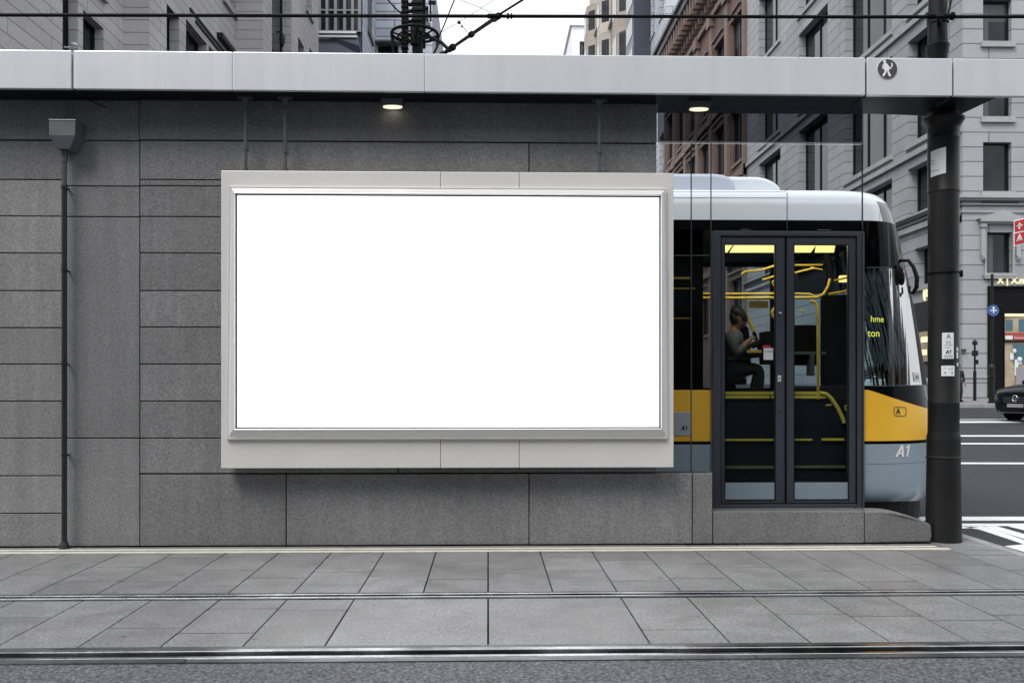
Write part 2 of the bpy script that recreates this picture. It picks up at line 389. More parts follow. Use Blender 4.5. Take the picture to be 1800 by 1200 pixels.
# an even layer of thin white cloud over the clear sky
cl_n = nd(nt, 'ShaderNodeTexNoise'); cl_n.inputs['Scale'].default_value = 2.2; cl_n.inputs['Detail'].default_value = 5
cl_r = nd(nt, 'ShaderNodeMapRange'); cl_r.inputs[1].default_value = .3; cl_r.inputs[2].default_value = .7; cl_r.inputs[3].default_value = 5.2; cl_r.inputs[4].default_value = 6.4
cl_v = nd(nt, 'ShaderNodeVectorMath', operation='SCALE'); cl_v.inputs[0].default_value = (.965, .985, 1.03)
cl_m = nd(nt, 'ShaderNodeMix', data_type='RGBA'); cl_m.inputs[0].default_value = .85
cl_c = nd(nt, 'ShaderNodeTexCoord'); nt.links.new(cl_c.outputs['Generated'], cl_n.inputs[0])
nt.links.new(cl_n.outputs[0], cl_r.inputs[0]); nt.links.new(cl_r.outputs[0], cl_v.inputs['Scale'])
nt.links.new(hs.outputs[0], cl_m.inputs[6]); nt.links.new(cl_v.outputs[0], cl_m.inputs[7]); nt.links.new(cl_m.outputs[2], bg.inputs[0]); bg.inputs[1].default_value = 0.15
sd = bpy.data.lights.new('sun', 'SUN'); sd.energy = 1.25; sd.angle = R(24); sd.color = (1.0, .97, .92)
so = bpy.data.objects.new('sun', sd); COL.objects.link(so)
ds = Vector((math.sin(SUN_AZ) * math.cos(SUN_EL), math.cos(SUN_AZ) * math.cos(SUN_EL), math.sin(SUN_EL)))
so.rotation_euler = ds.to_track_quat('Z', 'Y').to_euler(); so.location = (-8, -10, 20)
scene.view_settings.view_transform = 'Standard'; scene.view_settings.look = 'None'; scene.view_settings.gamma = 1
scene.view_settings.exposure = 0.75
scene.cycles.max_bounces = 10; scene.cycles.transparent_max_bounces = 24

# ------------------------------------------------------------------ ground
def gz(y): return -0.03 if y < 21 else -0.03 + (min(y, 70) - 21) * .0275
b = MB()
ys = [-400, -60, -10, 1, 5, 8, 12, 16, 21] + [21 + 3.5 * i for i in range(1, 15)] + [90, 200, 500, 1500]
xs = [-900, -100, -30, -8, -3, 0, 3, 8, 14, 22, 40, 100, 900]
for i in range(len(ys) - 1):
    for j in range(len(xs) - 1):
        b.quad((xs[j], ys[i], gz(ys[i])), (xs[j + 1], ys[i], gz(ys[i])), (xs[j + 1], ys[i + 1], gz(ys[i + 1])), (xs[j], ys[i + 1], gz(ys[i + 1])))
struct(b.build('ground', M['road']))
# near asphalt lane
Y_R2 = 3.87; Y_R1 = 4.94
b = MB(); b.box(-9, 9, -6, Y_R2 - .1145, -.028, -.004)
struct(b.build('near_road', M['asphalt']))

# paving slabs
def slab(bm_, x0, x1, y0, y1):   # one paving stone with open joints round it
    g = 0.0042; c = .0008
    x0 += g; x1 -= g; y0 += g * 1.5; y1 -= g * 1.5
    zt = random.uniform(-.0012, .0)
    bm_.hexa([(x0, y0, -.02), (x1, y0, -.02), (x1, y1, -.02), (x0, y1, -.02)][::1], [(x0, y0, zt - c), (x1, y0, zt - c), (x1, y1, zt - c), (x0, y1, zt - c)])
    bm_.hexa([(x0, y0, zt - c), (x1, y0, zt - c), (x1, y1, zt - c), (x0, y1, zt - c)],
             [(x0 + c, y0 + c, zt), (x1 - c, y0 + c, zt), (x1 - c, y1 - c, zt), (x0 + c, y1 - c, zt)])
b = MB(); bed = MB()
SW = .3475
def column(bm_, x0, x1, y0, y1, lo, hi):
    y = y0; cuts = [y0]
    y += random.uniform(lo * .3, hi)
    while y < y1 - .12:
        cuts.append(y); y += random.uniform(lo, hi)
    cuts.append(y1)
    for a, c in zip(cuts, cuts[1:]): slab(bm_, x0, x1, a, c)
for k in range(-26, 10):
    x0, x1 = k * SW, (k + 1) * SW
    column(b, x0, x1, Y_R1 + .075, 6.215, .35, .75)
    if k >= -26: column(b, x0, x1, 6.215, 6.95, .3, .6) if (x0 > 2.9) else slab(b, x0, x1, 6.215, 6.485)
xs2 = [k * SW for k in range(-20, 16) if k not in (-1, 1)]
for x0, x1 in zip(xs2, xs2[1:]):
    if x1 - x0 > .5: slab(b, x0, x1, Y_R2 + .115, Y_R1 - .075)
    else: column(b, x0, x1, Y_R2 + .115, Y_R1 - .075, .4, .9)
for k in range(10, 20): column(b, k * SW, (k + 1) * SW, Y_R1 + .075, 5.9, .35, .7)
struct(b.build('pavement', M['slab']))
bed.box(-9.2, 10 * SW - .002, Y_R1 + .08, 6.94, -.028, -.019); bed.box(-9.2, 10 * SW - .002, Y_R2 + .12, Y_R1 - .08, -.028, -.019)
bed.box(10 * SW, 20 * SW, Y_R1 + .08, 5.9, -.028, -.019)
struct(bed.build('pavement', M['granite_dark']))
# kerb along the right end of the pavement
b = MB(); b.box(10 * SW + .002, 10 * SW + .09, 5.93, 6.96, -.029, .001)
struct(b.build('kerb', M['kerb'], bevel=.008))

# pale strip along the wall foot
b = MB()
x0, x1 = -7.0, PX(1664, 6.3)
b.box(x0, x1, 6.235, 6.285, .0005, .0045, 0); b.box(x0, x1, 6.285, 6.33, .0005, .003, 1); b.box(x0, x1 - .05, 6.33, 6.375, .0005, .0045, 0)
b.box(x0, PX(1160, 6.4), 6.375, 6.45, .0005, .003, 2)
struct(b.build('road_markings', [M['strip'], M['stripdark'], M['slab']]))

# tram rails (grooved, flush)
def rail(y, wd, label):
    t = thing('tram_rail', label, 'rail', (0, y, 0), 'tram rails set in the pavement')
    a, e = y - wd / 2, y + wd / 2
    g0, g1 = y - wd * .14, y + wd * .16
    b = MB(); b.box(-9, 9, g1 + .0005, g1 + wd * .16, -.028, .004); b.box(-9, 9, g0 - wd * .13, g0 - .0005, -.028, .0035)
    build_each(b, 'rail_head', M['rail'], t, bevel=.004)
    b = MB(); b.box(-9, 9, g0, g1, -.028, -.017); b.build('groove', M['raildark'], t)
    b = MB(); x = -9.0; k = 0
    while x < 9:
        L_ = random.uniform(1.4, 3.2); b.box(x + .002, min(9, x + L_) - .002, g1 + wd * .16 + .001, e, -.027, .0012 + .001 * (k % 2)); x += L_; k += 1
    x = -9.0
    while x < 9:
        L_ = random.uniform(1.4, 3.2); b.box(x + .002, min(9, x + L_) - .002, a, g0 - wd * .13 - .001, -.027, .0010 + .001 * (k % 2)); x += L_; k += 1
    build_each(b, 'cover_plate', M['railside'], t)
rail(Y_R1, .145, 'narrow shiny steel tram rail running between the two bands of paving')
rail(Y_R2, .225, 'wider worn steel tram rail along the edge of the near asphalt')

# road markings on the far road
def mark(bm_, pts, lift=.004):
    vs = []
    for px, py in pts:
        z = -.03
        for _ in range(12):
            p = gnd(px, py, z); z = gz(p.y) + lift
        vs.append((p.x, p.y, z))
    vs += [(x, y, z - .003) for x, y, z in vs]; n = len(pts)
    bm_.add(vs, [tuple(range(n)), tuple(range(2 * n - 1, n - 1, -1))] + [(i, (i + 1) % n, n + (i + 1) % n, n + i) for i in range(n)])
b = MB()
mark(b, [(1560, 907.5), (1900, 907.5), (1900, 914), (1560, 914)])
mark(b, [(1600, 919.5), (1900, 919.5), (1900, 923.5), (1600, 923.5)])
for q in ([(1728, 924), (1752, 924), (1900, 967), (1900, 977)], [(1771, 924), (1800, 924), (1900, 948), (1900, 955)], [(1640, 924), (1690, 924), (1722, 926), (1690, 928)],
          [(1690, 924), (1730, 924), (1905, 985), (1905, 990), (1722, 930)]):
    mark(b, q, .0042)
mark(b, [(1766, 959), (1800, 956), (1900, 962), (1900, 985), (1797, 968)])
mark(b, [(1560, 812), (1950, 813), (1950, 815.5), (1560, 814.5)])
mark(b, [(1560, 778), (1950, 778.5), (1950, 780.5), (1560, 780)])
mark(b, [(1560, 764.6), (1950, 764.6), (1950, 766.8), (1560, 766.5)])
for y0, hh in ((727.5, .7), (733, 1.5), (737.5, .7)):
    mark(b, [(1550, y0), (1950, y0), (1950, y0 + hh), (1550, y0 + hh)], .006)
struct(b.build('road_markings', M['roadpaint']))
# far pavement in front of the corner building
YB = 40.0
b = MB(); y0, y1 = 34.5, YB + 1
b.hexa([(12, y0, gz(y0) - .1), (70, y0, gz(y0) - .1), (70, y1, gz(y1) - .1), (12, y1, gz(y1) - .1)],
       [(12, y0, gz(y0) + .12), (70, y0, gz(y0) + .12), (70, y1, gz(y1) + .12), (12, y1, gz(y1) + .12)])
struct(b.build('far_pavement', M['farpave']))
b = MB(); y0, y1 = 34.2, 34.498
b.hexa([(12, y0, gz(y0) - .1), (70, y0, gz(y0) - .1), (70, y1, gz(y1) - .1), (12, y1, gz(y1) - .1)],
       [(12, y0, gz(y0) + .125), (70, y0, gz(y0) + .125), (70, y1, gz(y1) + .125), (12, y1, gz(y1) + .125)])
struct(b.build('far_kerb', M['kerb']))

# ------------------------------------------------------------------ station wall
def zw(py, px): X = PX(px, D); return ZZ(py, X, D)
def xw(px): return PX(px, D)
wall = thing('station_wall', 'dark grey granite panelled station wall behind the big blank billboard', 'wall', (xw(600), D, 0))
b = MB()
def panel(bm_, x0, x1, z0, z1, y=D, th=.05, g=.0035, m=0):
    bm_.box(x0 + g, x1 - g, y, y + th, z0 + g, z1 - g, m)
ZS = zw(183, 860)   # soffit height
XE = xw(1155)
XL = -6.2
# left section
za = [zw(v, 60) for v in (183, 247, 316, 380, 445, 511, 576, 640, 705, 770, 836, 902)] + [.003]
za[0] = ZS + .02
for a, c in zip(za[1:], za[2:]): panel(b, XL, xw(112), c, a, y=D + (.0 if random.random() < .5 else .003), m=1 if a < za[1] - .1 and c > .1 else 0)
zb_ = [ZS + .02] + [zw(v, 180) for v in (247, 327, 381, 770)] + [.003]
panel(b, XL, xw(245.5), zb_[1], zb_[0], y=D + .002)
for a, c in zip(zb_[1:], zb_[2:]): panel(b, xw(112), xw(245.5), c, a, y=D + .004)
zc = [zw(v, 320) for v in (247, 316, 327, 381, 445, 511, 575, 640, 705, 770, 832)]
panel(b, xw(245.5), XE, zc[0], ZS + .02, y=D - .012)
panel(b, xw(245.5), xw(930), zc[1], zc[0]); panel(b, xw(930), XE, zc[2], zc[0]); panel(b, xw(245.5), xw(930), zc[2], zc[1])
for a, c in zip(zc[2:], zc[3:]):
    panel(b, xw(245.5), xw(700), c, a); panel(b, xw(700), XE, c, a)
b.build('cladding', [M['granite'], M['granite_light']], wall, bevel=.0035, seg=2)
ZG = zw(831, 1100)
b = MB()
for a, c in ((245.5, 503), (503, 930), (930, 1217), (1217, 1253)):
    panel(b, xw(a), xw(c), .003, ZG if a > 245.5 else ZG)
b.build('plinth', M['granite'], wall, bevel=.0035, seg=2)
b = MB(); b.box(XL, XE - .004, D + .03, D + .20, 0, ZS + .02); b.box(XE, xw(1253) - .004, D + .03, D + .2, 0, ZG - .008)
b.build('core', M['granite_dark'], wall)

# low granite wall under the door, rounded end
lw = thing('low_wall', 'low granite wall with a rounded end below the tram door', 'wall', (xw(1400), D, 0))
b = MB(); zt = zw(898, 1400)
panel(b, xw(1253), xw(1520), .003, zt, th=.2)
b.build('cladding', M['granite'], lw, bevel=.0035)
b = MB()
xa, xb_ = xw(1520) + .0035, PX(1640, D)
prof = [(xa, .003), (xb_, .003), (xb_ + .01, .05), (xb_ + .005, zt * .45)]
for k in range(0, 15):
    t = k / 14; prof.append((xb_ - (xb_ - xa) * .78 * t, zt * .56 + (zt * .44 - .0035) * math.sin(t * math.pi / 2) ** .9))
prof.append((xa, zt - .0035))
b.prism(prof, lambda x, z: (x, D + max(0, (x - xw(1590))) * .15, z), lambda x, z: (x, D + .2, z))
b.build('rounded_end', M['granite'], lw, bevel=.012, seg=3)

# ------------------------------------------------------------------ canopy
YF = 6.227
ZT = ZZ(95.5, 0, YF); ZBm = ZS
can = thing('canopy', 'long pale metal station canopy with a dark underside', 'canopy', (0, YF, ZS))
seams = [-250, 127, 408.5, 746, 1522.5, 1675.5, 2000]
for i, (a, c) in enumerate(zip(seams, seams[1:])):
    ga = .008 if a in (127, 1522.5, 1675.5) else .0012; gc = .008 if c in (127, 1522.5, 1675.5) else .0012
    b = MB(); b.box(PX(a, YF) + ga, PX(c, YF) - gc, YF, YF + .035, ZBm, ZT)
    b.build('fascia_panel', M['alu'], can, bevel=.004)
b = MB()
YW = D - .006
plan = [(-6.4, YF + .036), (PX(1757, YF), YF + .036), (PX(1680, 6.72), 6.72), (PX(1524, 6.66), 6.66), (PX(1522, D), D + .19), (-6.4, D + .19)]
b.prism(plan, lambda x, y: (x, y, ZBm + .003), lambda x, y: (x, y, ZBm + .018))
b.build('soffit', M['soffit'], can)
b = MB(); b.box(PX(seams[0], YF), PX(1900, YF), YF + .036, YF + .07, ZBm + .02, ZT - .02); b.box(-6.4, PX(1520, D), YF + .07, D + .19, ZT - .045, ZT - .02)
b.build('inner_frame', M['joint'], can)
# seam strips on the soffit and one loose dark rod
b = MB()
for a in (127, 1522.5, 1675.5):
    x = PX(a, YF); b.box(x - .004, x + .004, YF + .036, D - .02, ZBm - .003, ZBm + .002)
build_each(b, 'soffit_seam', M['joint'], can)
b = MB(); b.tube([at(128, 163, YF + .03), at(158, 177, 6.36), at(186, 189, 6.47)], .004, 6)
b.build('stay_rod', M['wire'], can)
# pedestrian emblem
em = at(1559.5, 122, YF)
sc_ = YF / F
b = MB(); n = 40; ring = [(math.cos(2 * math.pi * k / n), math.sin(2 * math.pi * k / n)) for k in range(n)]
b.prism(ring, lambda u, v: (em.x + u * 18.6 * sc_, YF - .003, em.z + v * 18.6 * sc_), lambda u, v: (em.x + u * 18.6 * sc_, YF - .0005, em.z + v * 18.6 * sc_), 1)
b.prism(ring, lambda u, v: (em.x + u * 17.6 * sc_, YF - .005, em.z + v * 17.6 * sc_), lambda u, v: (em.x + u * 17.6 * sc_, YF - .0032, em.z + v * 17.6 * sc_), 0)
def fig(poly):
    b.prism([((x - 940) / 3.6, (440 - y) / 3.6) for x, y in poly], lambda u, v: (em.x + u * sc_, YF - .0065, em.z + v * sc_), lambda u, v: (em.x + u * sc_, YF - .0052, em.z + v * sc_), 1)
hd = [(921 + 9 * math.cos(2 * math.pi * k / 14), 393 + 11 * math.sin(2 * math.pi * k / 14)) for k in range(14)]
fig(hd)
fig([(915, 405), (935, 403), (950, 425), (952, 445), (946, 452), (922, 450), (916, 440)])
fig([(922, 450.5), (936, 450.5), (926, 474), (916, 488), (905, 484), (916, 466)])
fig([(936.5, 450.5), (947, 452.5), (957, 470), (963, 484), (950, 488), (942, 470)])
fig([(914, 407), (914.5, 420), (908, 428), (903, 423)]); fig([(915.2, 424), (915.5, 436), (908, 441), (903, 436)])
fig([(951, 424), (962, 432), (967, 430), (962, 442), (953, 436)]); fig([(962, 398), (972, 405), (974, 420), (968, 430), (962, 422), (966, 412)])
b.build('walking_emblem', [M['emblem'], M['white']], can)

# canopy lamps
for px, lab in ((690, 'small square canopy lamp glowing above the blank billboard'), (1229, 'small square canopy lamp glowing beside the smoked glass')):
    x = PX(px, 6.42); t = thing('canopy_lamp', lab, 'lamp', (x, 6.42, ZS), 'lamps under the canopy')
    b = MB(); hw = .078
    z1 = ZS + .002; z0 = ZS - .042
    b.hexa([(x - hw * .9, 6.385, z0), (x + hw * .9, 6.385, z0), (x + hw * .9, 6.47, z0), (x - hw * .9, 6.47, z0)], [(x - hw, 6.375, z1), (x + hw, 6.375, z1), (x + hw, 6.472, z1), (x - hw, 6.472, z1)])
    b.build('housing', M['pipelight'], t, bevel=.003)
    b = MB(); vs = [(x + .066 * math.cos(2 * math.pi * k / 32), 6.428 + .039 * math.sin(2 * math.pi * k / 32)) for k in range(32)]
    b.prism(vs, lambda u, v: (u, v, z0 - .006), lambda u, v: (u, v, z0 + .001)); b.build('diffuser', emis('lamp_glow', (1.0, .93, .70), .55), t)
    ld = bpy.data.lights.new('lamp_light', 'AREA'); ld.energy = .018; ld.size = .09; ld.color = (1, .88, .62); ld.shape = 'DISK'
    lo = bpy.data.objects.new('lamp_light', ld); COL.objects.link(lo); lo.location = (x, 6.428, z0 - .012); attach(lo, t)

# ------------------------------------------------------------------ glass screen
def gp(px0, px1, py0, py1, m, label, cat='glass panel', pxm=1300, edge=True):
    x0, x1 = PX(px0, D), PX(px1, D); z1, z0 = zw(py0, pxm), zw(py1, pxm)
    t = thing('glass_panel', label, cat, ((x0 + x1) / 2, D, z0), 'glass panels of the station screen')
    b = MB(); b.box(x0 + .003, x1 - .003, D + .03, D + .042, z0 + .003, z1 - .003); b.build('pane', m, t)
    return t, x0, x1, z0, z1
def edges(t, x0, x1, z0, z1, sides, m=None):
    b = MB()
    if 'r' in sides: b.box(x1 - .0030, x1 + .0022, D + .028, D + .044, z0, z1)
    if 'l' in sides: b.box(x0 - .0028, x0 + .0042, D + .027, D + .045, z0, z1)
    b.build('edge_strip', M['glassedge'], t)
    if 'b' in sides:
        b = MB(); b.box(x0 + .003, x1 - .0045, D + .026, D + .046, z0 - .0015, z0 + .002); b.build('rail_edge', M['glassline'], t)
a = gp(1157, 1520, 181, 248, M['glasssmoke'], 'smoked glass transom panel hanging directly under the dark canopy'); edges(*a, 'b')
a = gp(1157, 1217, 250, 829, M['glassclear'], 'narrow clear glass panel directly beside the billboard edge'); edges(*a, 'r')
a = gp(1217.6, 1252, 250, 829, M['glassclear'], 'slimmest clear glass panel between the narrow pane and the tram door frame'); edges(*a, 'r')
a = gp(1253, 1519.5, 250, 896.5, M['glassclear'], 'wide clear glass panel standing in front of the tram double door'); edges(*a, 'r')

# ------------------------------------------------------------------ billboard
YBB = D - .17
def xb(px, y=YBB): return PX(px, y)
def zb(py, px=790, y=YBB): return ZZ(py, PX(px, y), y)
bb = thing('billboard', 'large blank white backlit billboard in a brushed metal frame', 'billboard', (xb(786), D, zb(823)))
X0, X1, Z0, Z1 = xb(388.5), xb(1184), zb(822), zb(302)
b = MB()
for a, c in ((388.5, 774.5), (774.5, 913), (913, 1184)):
    b.box(xb(a) + (.0012 if a > 389 else 0), xb(c) - (.0012 if c < 1184 else 0), YBB, YBB + .12, Z0, Z1)
b.build('back_panel', M['board'], bb, bevel=.004)
b = MB(); b.box(X0 + .02, X1 - .02, YBB + .121, D - .002, Z0 + .05, Z1 - .05); b.build('mounting', M['joint'], bb)
YFR = YBB - .070
fx0, fx1, fz0, fz1 = PX(399, YFR), PX(1173, YFR), ZZ(772, 0, YFR), ZZ(327, 0, YFR)
sx0, sx1, sz0, sz1 = PX(412, YFR), PX(1162.5, YFR), ZZ(753, 0, YFR), ZZ(341.5, 0, YFR)
def bar(o0, o1, i1, i0):   # outer edge o0-o1, inner edge i0-i1 (x,z), mitred
    prof = [(0.0, YBB), (0.0, YFR + .046), (.05, YFR + .042), (.15, YFR + .042), (.19, YFR + .047), (.90, YFR + .001), (.94, YFR), (1.0, YFR + .002), (1.0, YBB)]
    def lerp(a, c, t): return (a[0] + (c[0] - a[0]) * t, a[1] + (c[1] - a[1]) * t)
    vs = []
    for t, y in prof:
        p = lerp(o0, i0, t); q = lerp(o1, i1, t); vs += [(p[0], y, p[1]), (q[0], y, q[1])]
    n = len(prof); fs = [(2 * i, 2 * i + 1, 2 * i + 3, 2 * i + 2) for i in range(n - 1)] + [tuple(2 * i for i in range(n)), tuple(2 * i + 1 for i in range(n))]
    bmq = MB(); bmq.add(vs, fs); return bmq
g = .0009
O = [(fx0, fz0), (fx1, fz0), (fx1, fz1), (fx0, fz1)]; I = [(sx0, sz0), (sx1, sz0), (sx1, sz1), (sx0, sz1)]
bw = .012
O[0] = (O[0][0] - bw * 1.6, O[0][1]); O[1] = (O[1][0] + bw, O[1][1])
for k in range(4):
    o0, o1, i0, i1 = O[k], O[(k + 1) % 4], I[k], I[(k + 1) % 4]
    dx = Vector((o1[0] - o0[0], o1[1] - o0[1])).normalized() * g
    bar((o0[0] + dx.x, o0[1] + dx.y), (o1[0] - dx.x, o1[1] - dx.y), (i1[0] - dx.x, i1[1] - dx.y), (i0[0] + dx.x, i0[1] + dx.y)).build('frame_bar', M['bframe'], bb, smooth=20)
b = MB(); gw = .009
for (x0, x1, z0, z1) in ((sx0, sx1, sz0, sz0 + gw), (sx0, sx1, sz1 - gw, sz1), (sx0, sx0 + gw, sz0 + gw, sz1 - gw), (sx1 - gw, sx1, sz0 + gw, sz1 - gw)):
    b.box(x0 + .0005, x1 - .0005, YFR + .030, YBB - .001, z0 + .0005, z1 - .0005)
b.build('gasket', M['joint'], bb)
b = MB(); b.box(sx0 + gw + .001, sx1 - gw - .001, YFR + .034, YBB - .002, sz0 + gw + .001, sz1 - gw - .001); b.build('screen', M['screen'], bb)
# hanger rods
for px in (432, 501.5, 1053.5):
    y = YBB + .06; x = PX(px, y); zt_ = Z1
    b = MB(); zm = ZZ(268 if px > 480 else 262, x, y)
    b.tube([(x, y, zm), (x, y, ZS)], .0135, 14); b.tube([(x, y, zt_ + .02), (x, y, zm + .01)], .0105, 14)
    b.tube([(x, y, zm - .006), (x, y, zm + .008)], .017, 14); b.tube([(x, y, zt_), (x, y, zt_ + .03)], .017, 12)
    b.box(x - .05, x + .05, y - .03, y + .03, ZS - .010, ZS + .002); b.tube([(x, y, ZS - .05), (x, y, ZS - .01)], [.016, .028], 14)
    b.box(x + .012, x + .022, y - .006, y + .006, zm - .02, zm + .03)
    b.build('hanger_rod', M['pipelight'], bb, smooth=35)

# ------------------------------------------------------------------ downpipe with hopper
YP = D - .07
px_ = PX(113, YP); dp = thing('downpipe', 'grey rainwater hopper on a thin dark downpipe fixed to the wall', 'downpipe', (px_, D, 0))
def hz(py): return ZZ(py, px_, YP)
b = MB()
x0, x1 = PX(87, D - .15), PX(134, D - .15); xa, xc = PX(98, D - .13), PX(122, D - .13)
yf, yb = D - .16, D - .002
lv = [(x0, x1, yf, yb, hz(217)), (x0 + .004, x1 - .004, yf, yb, hz(245)), (xa, xc, D - .125, yb, hz(265))]
rings = []
for a_, c_, f_, k_, z_ in lv: rings.append([(a_, f_, z_), (c_, f_, z_), (c_, k_, z_), (a_, k_, z_)])
b.hexa(rings[1], rings[0]); b.hexa(rings[2], rings[1])
b.box(x0 - .004, x1 + .004, yf - .004, yb, hz(218.5), hz(216.5))
b.build('hopper', M['zinc'], dp, bevel=.005)
b = MB(); b.tube([(px_, YP, hz(266)), (px_, YP, hz(272))], .026, 16); b.tube([(px_, YP, hz(272)), (px_, YP, hz(286))], .021, 16); b.tube([(px_, YP, hz(286)), (px_, YP, hz(330))], .0165, 16)
b.build('upper_pipe', M['pipelight'], dp, smooth=40)
b = MB(); b.tube([(px_, YP, .03), (px_, YP, hz(328))], .0175, 16)
for py in (330, 475, 640, 800): b.tube([(px_, YP, hz(py) - .01), (px_, YP, hz(py) + .012)], .0205, 16); b.box(px_ - .006, px_ + .006, YP, D, hz(py) - .006, hz(py) + .006)
b.build('lower_pipe', M['pipe'], dp, smooth=40)
b = MB(); b.tube([(px_, YP, .0035), (px_, YP, .02), (px_, YP, .05)], [.036, .033, .02], 16); b.build('foot', M['pipe'], dp, smooth=40)

# ------------------------------------------------------------------ pole
YPO = 6.60
pcx = PX(1658.5, YPO); S = YPO / F * 1.0045
def pz(py): return ZZ(py, pcx, YPO)
pole = thing('tram_pole', 'thick black steel pole with white notices at the end of the canopy', 'pole', (pcx, YPO, 0))
b = MB()
pr = [(957, 30.5), (940, 30), (880, 29), (806, 28), (804.5, 29.2), (802, 29.2), (800.5, 28), (772, 28), (769, 28.4), (759, 25.8), (757, 26), (709.5, 26), (708.8, 26.4), (707, 26.4), (706, 26), (482, 25.6),
      (340, 26), (339, 26.8), (336, 26.8), (335, 26.3), (248, 26.6), (246.5, 27.3), (244, 27.3), (242.5, 26.5), (228, 26.8), (222, 29), (214, 34), (212, 35), (209, 35), (207.5, 30), (206, 21), (199, 20.5), (198, 19)]
b.lathe([(r * S, max(.0015, pz(y))) for y, r in pr], pcx, YPO)
b.build('shaft', M['pole'], pole, smooth=35)
b = MB(); dx = PX(1648.5, YPO) - pcx
pr = [(199, 18), (100, 16.5), (95, 18.5), (86, 18.5), (84, 19.6), (80, 19.6), (78, 17), (60, 16.4), (44, 16), (42, 18.5), (30, 18.5), (28, 16), (-120, 15)]
b.lathe([(r * S, pz(y)) for y, r in pr], pcx + dx, YPO); b.build('upper_shaft', M['pole'], pole, smooth=35)
b = MB()
z = pz(480.5); rr = 27.2 * S
b.tube([(pcx + rr * math.cos(t), YPO + rr * math.sin(t), z) for t in [2 * math.pi * k / 40 for k in range(41)]], .0045, 8)
b.box(pcx + rr - .004, pcx + rr + .022, YPO - .02, YPO + .01, z - .025, z + .02); b.tube([(pcx + .01, YPO - rr - .008, z), (pcx + .01, YPO - rr + .004, z)], .010, 10)
b.box(pcx + 26 * S, pcx + 26 * S + .012, YPO - .03, YPO - .01, pz(392), pz(380))
build_each(b, 'clamp_band', M['wire'], pole)
def wrap(px0, px1, py0, py1, name, m, extra=.0022, tilt=0.0, r=25.9):
    """sheet bent round the shaft"""
    bm_ = MB(); n = 8; rad = r * S + extra; vs = []
    def ang(px):
        s = max(-.97, min(.97, (PX(px, YPO - .08) - pcx) / rad)); return math.asin(s)
    a0, a1 = ang(px0), ang(px1)
    for k in range(n + 1):
        t = a0 + (a1 - a0) * k / n; dz = tilt * (k / n - .5)
        for z_ in (pz(py1) + dz, pz(py0) + dz):
            for q in (rad, rad - .0018): vs.append((pcx + q * math.sin(t), YPO - q * math.cos(t), z_))
    fs = []
    for k in range(n):
        o = 4 * k; fs += [(o, o + 4, o + 6, o + 2), (o + 1, o + 3, o + 7, o + 5), (o, o + 1, o + 5, o + 4), (o + 2, o + 6, o + 7, o + 3)]
    fs += [(0, 2, 3, 1), (4 * n, 4 * n + 1, 4 * n + 3, 4 * n + 2)]
    bm_.add(vs, fs); return bm_.build(name, m, pole)
def on_pole(body, px, py, size_px, m=None, **k):
    rad = 25.9 * S + .0035; a_ = math.asin(max(-.95, min(.95, (PX(px, YPO - .08) - pcx) / rad)))
    nrm = (math.sin(a_), -math.cos(a_), 0)
    return text(body, size_px * S, (pcx + rad * nrm[0], YPO + rad * nrm[1], pz(py)), m or M['ink'], pole, normal=nrm, **k)
wrap(1631.5, 1660, 267, 312, 'notice', M['paper'], .004, .018)
for y in (285, 290.5): wrap(1634.5, 1645, y, y + 1.4, 'printed_line', M['inkgrey'], .0052)
wrap(1634, 1650, 303, 304.4, 'printed_line', M['inkgrey'], .0052)
wrap(1654.5, 1673.5, 586, 631, 'notice', M['paper'])
on_pole('A', 1664, 593, 11); on_pole('ᴧ', 1664, 600, 5) if False else None
for y, x0_, x1_ in ((600.5, 1659.5, 1668), (603.4, 1660, 1668), (606.8, 1657.5, 1671), (611, 1657, 1667), (625, 1657, 1671), (627.6, 1657, 1671)):
    wrap(x0_, x1_, y, y + 1.1, 'printed_line', M['inkgrey'], .0032)
on_pole('A1', 1664.3, 619, 9, shear=.15, bold=.0004)
wrap(1653.5, 1675, 643, 661, 'notice', M['paper'])
for x in (1659, 1670.5): wrap(x - 1.1, x + 1.1, 654.3, 656.5, 'printed_line', M['ink'], .0032)
for x0_, x1_, y in ((1656.5, 1661, 646.6), (1664, 1668, 648.6), (1668, 1672, 647.2)): wrap(x0_, x1_, y, y + 1, 'printed_line', M['inkgrey'], .0032)
wrap(1679.8, 1683.4, 611, 618, 'notice', M['paper']); wrap(1679.8, 1683.4, 619.5, 630, 'notice', M['paper']); wrap(1680.8, 1683.6, 638, 644, 'notice', M['paper'])

# ------------------------------------------------------------------ overhead wires
def wire(pts, r, name, label, cat='cable', n=8, m='wire'):
    b = MB(); b.tube(pts, r, n); o = b.build(name, M[m], smooth=40)
    return tag(o, label, cat)
YWI = 6.43
ow = thing('overhead_wire', 'thick black horizontal cable stretched above the whole canopy', 'cable', at(870, 28, YWI))
b = MB(); b.tube([at(-120, 26.5, YWI), at(300, 27.5, YWI), at(900, 29, YWI), at(1500, 30.2, YWI), at(1950, 29.5, YWI)], .0118, 10); b.build('cable', M['wire'], ow, smooth=40)
b = MB()
for px, l, r in ((868, 11, .017), (893, 2, .020), (899, 1.5, .019), (1637, 6, .02), (1669, 9, .018), (1674, 2, .028)):
    p = at(px, 28.8, YWI); b.tube([(p.x - l * .004, p.y, p.z), (p.x + l * .004, p.y, p.z)], r, 12)
build_each(b, 'cable_clamp', M['wire'], ow, smooth=40)
b = MB(); p = at(1650, 30, YWI); b.tube([p, (pcx + dx, YPO - .02, p.z)], .016, 8); p = at(1672, 30, YWI); b.tube([p, (pcx + dx, YPO, pz(30))], .012, 8)
b.build('pole_bracket', M['wire'], ow, smooth=40)
wire([at(1666, 29, 6.5), at(1675, -12, 6.6)], .008, 'stay_wire', 'short dark stay wire rising beside the upper part of the black pole')
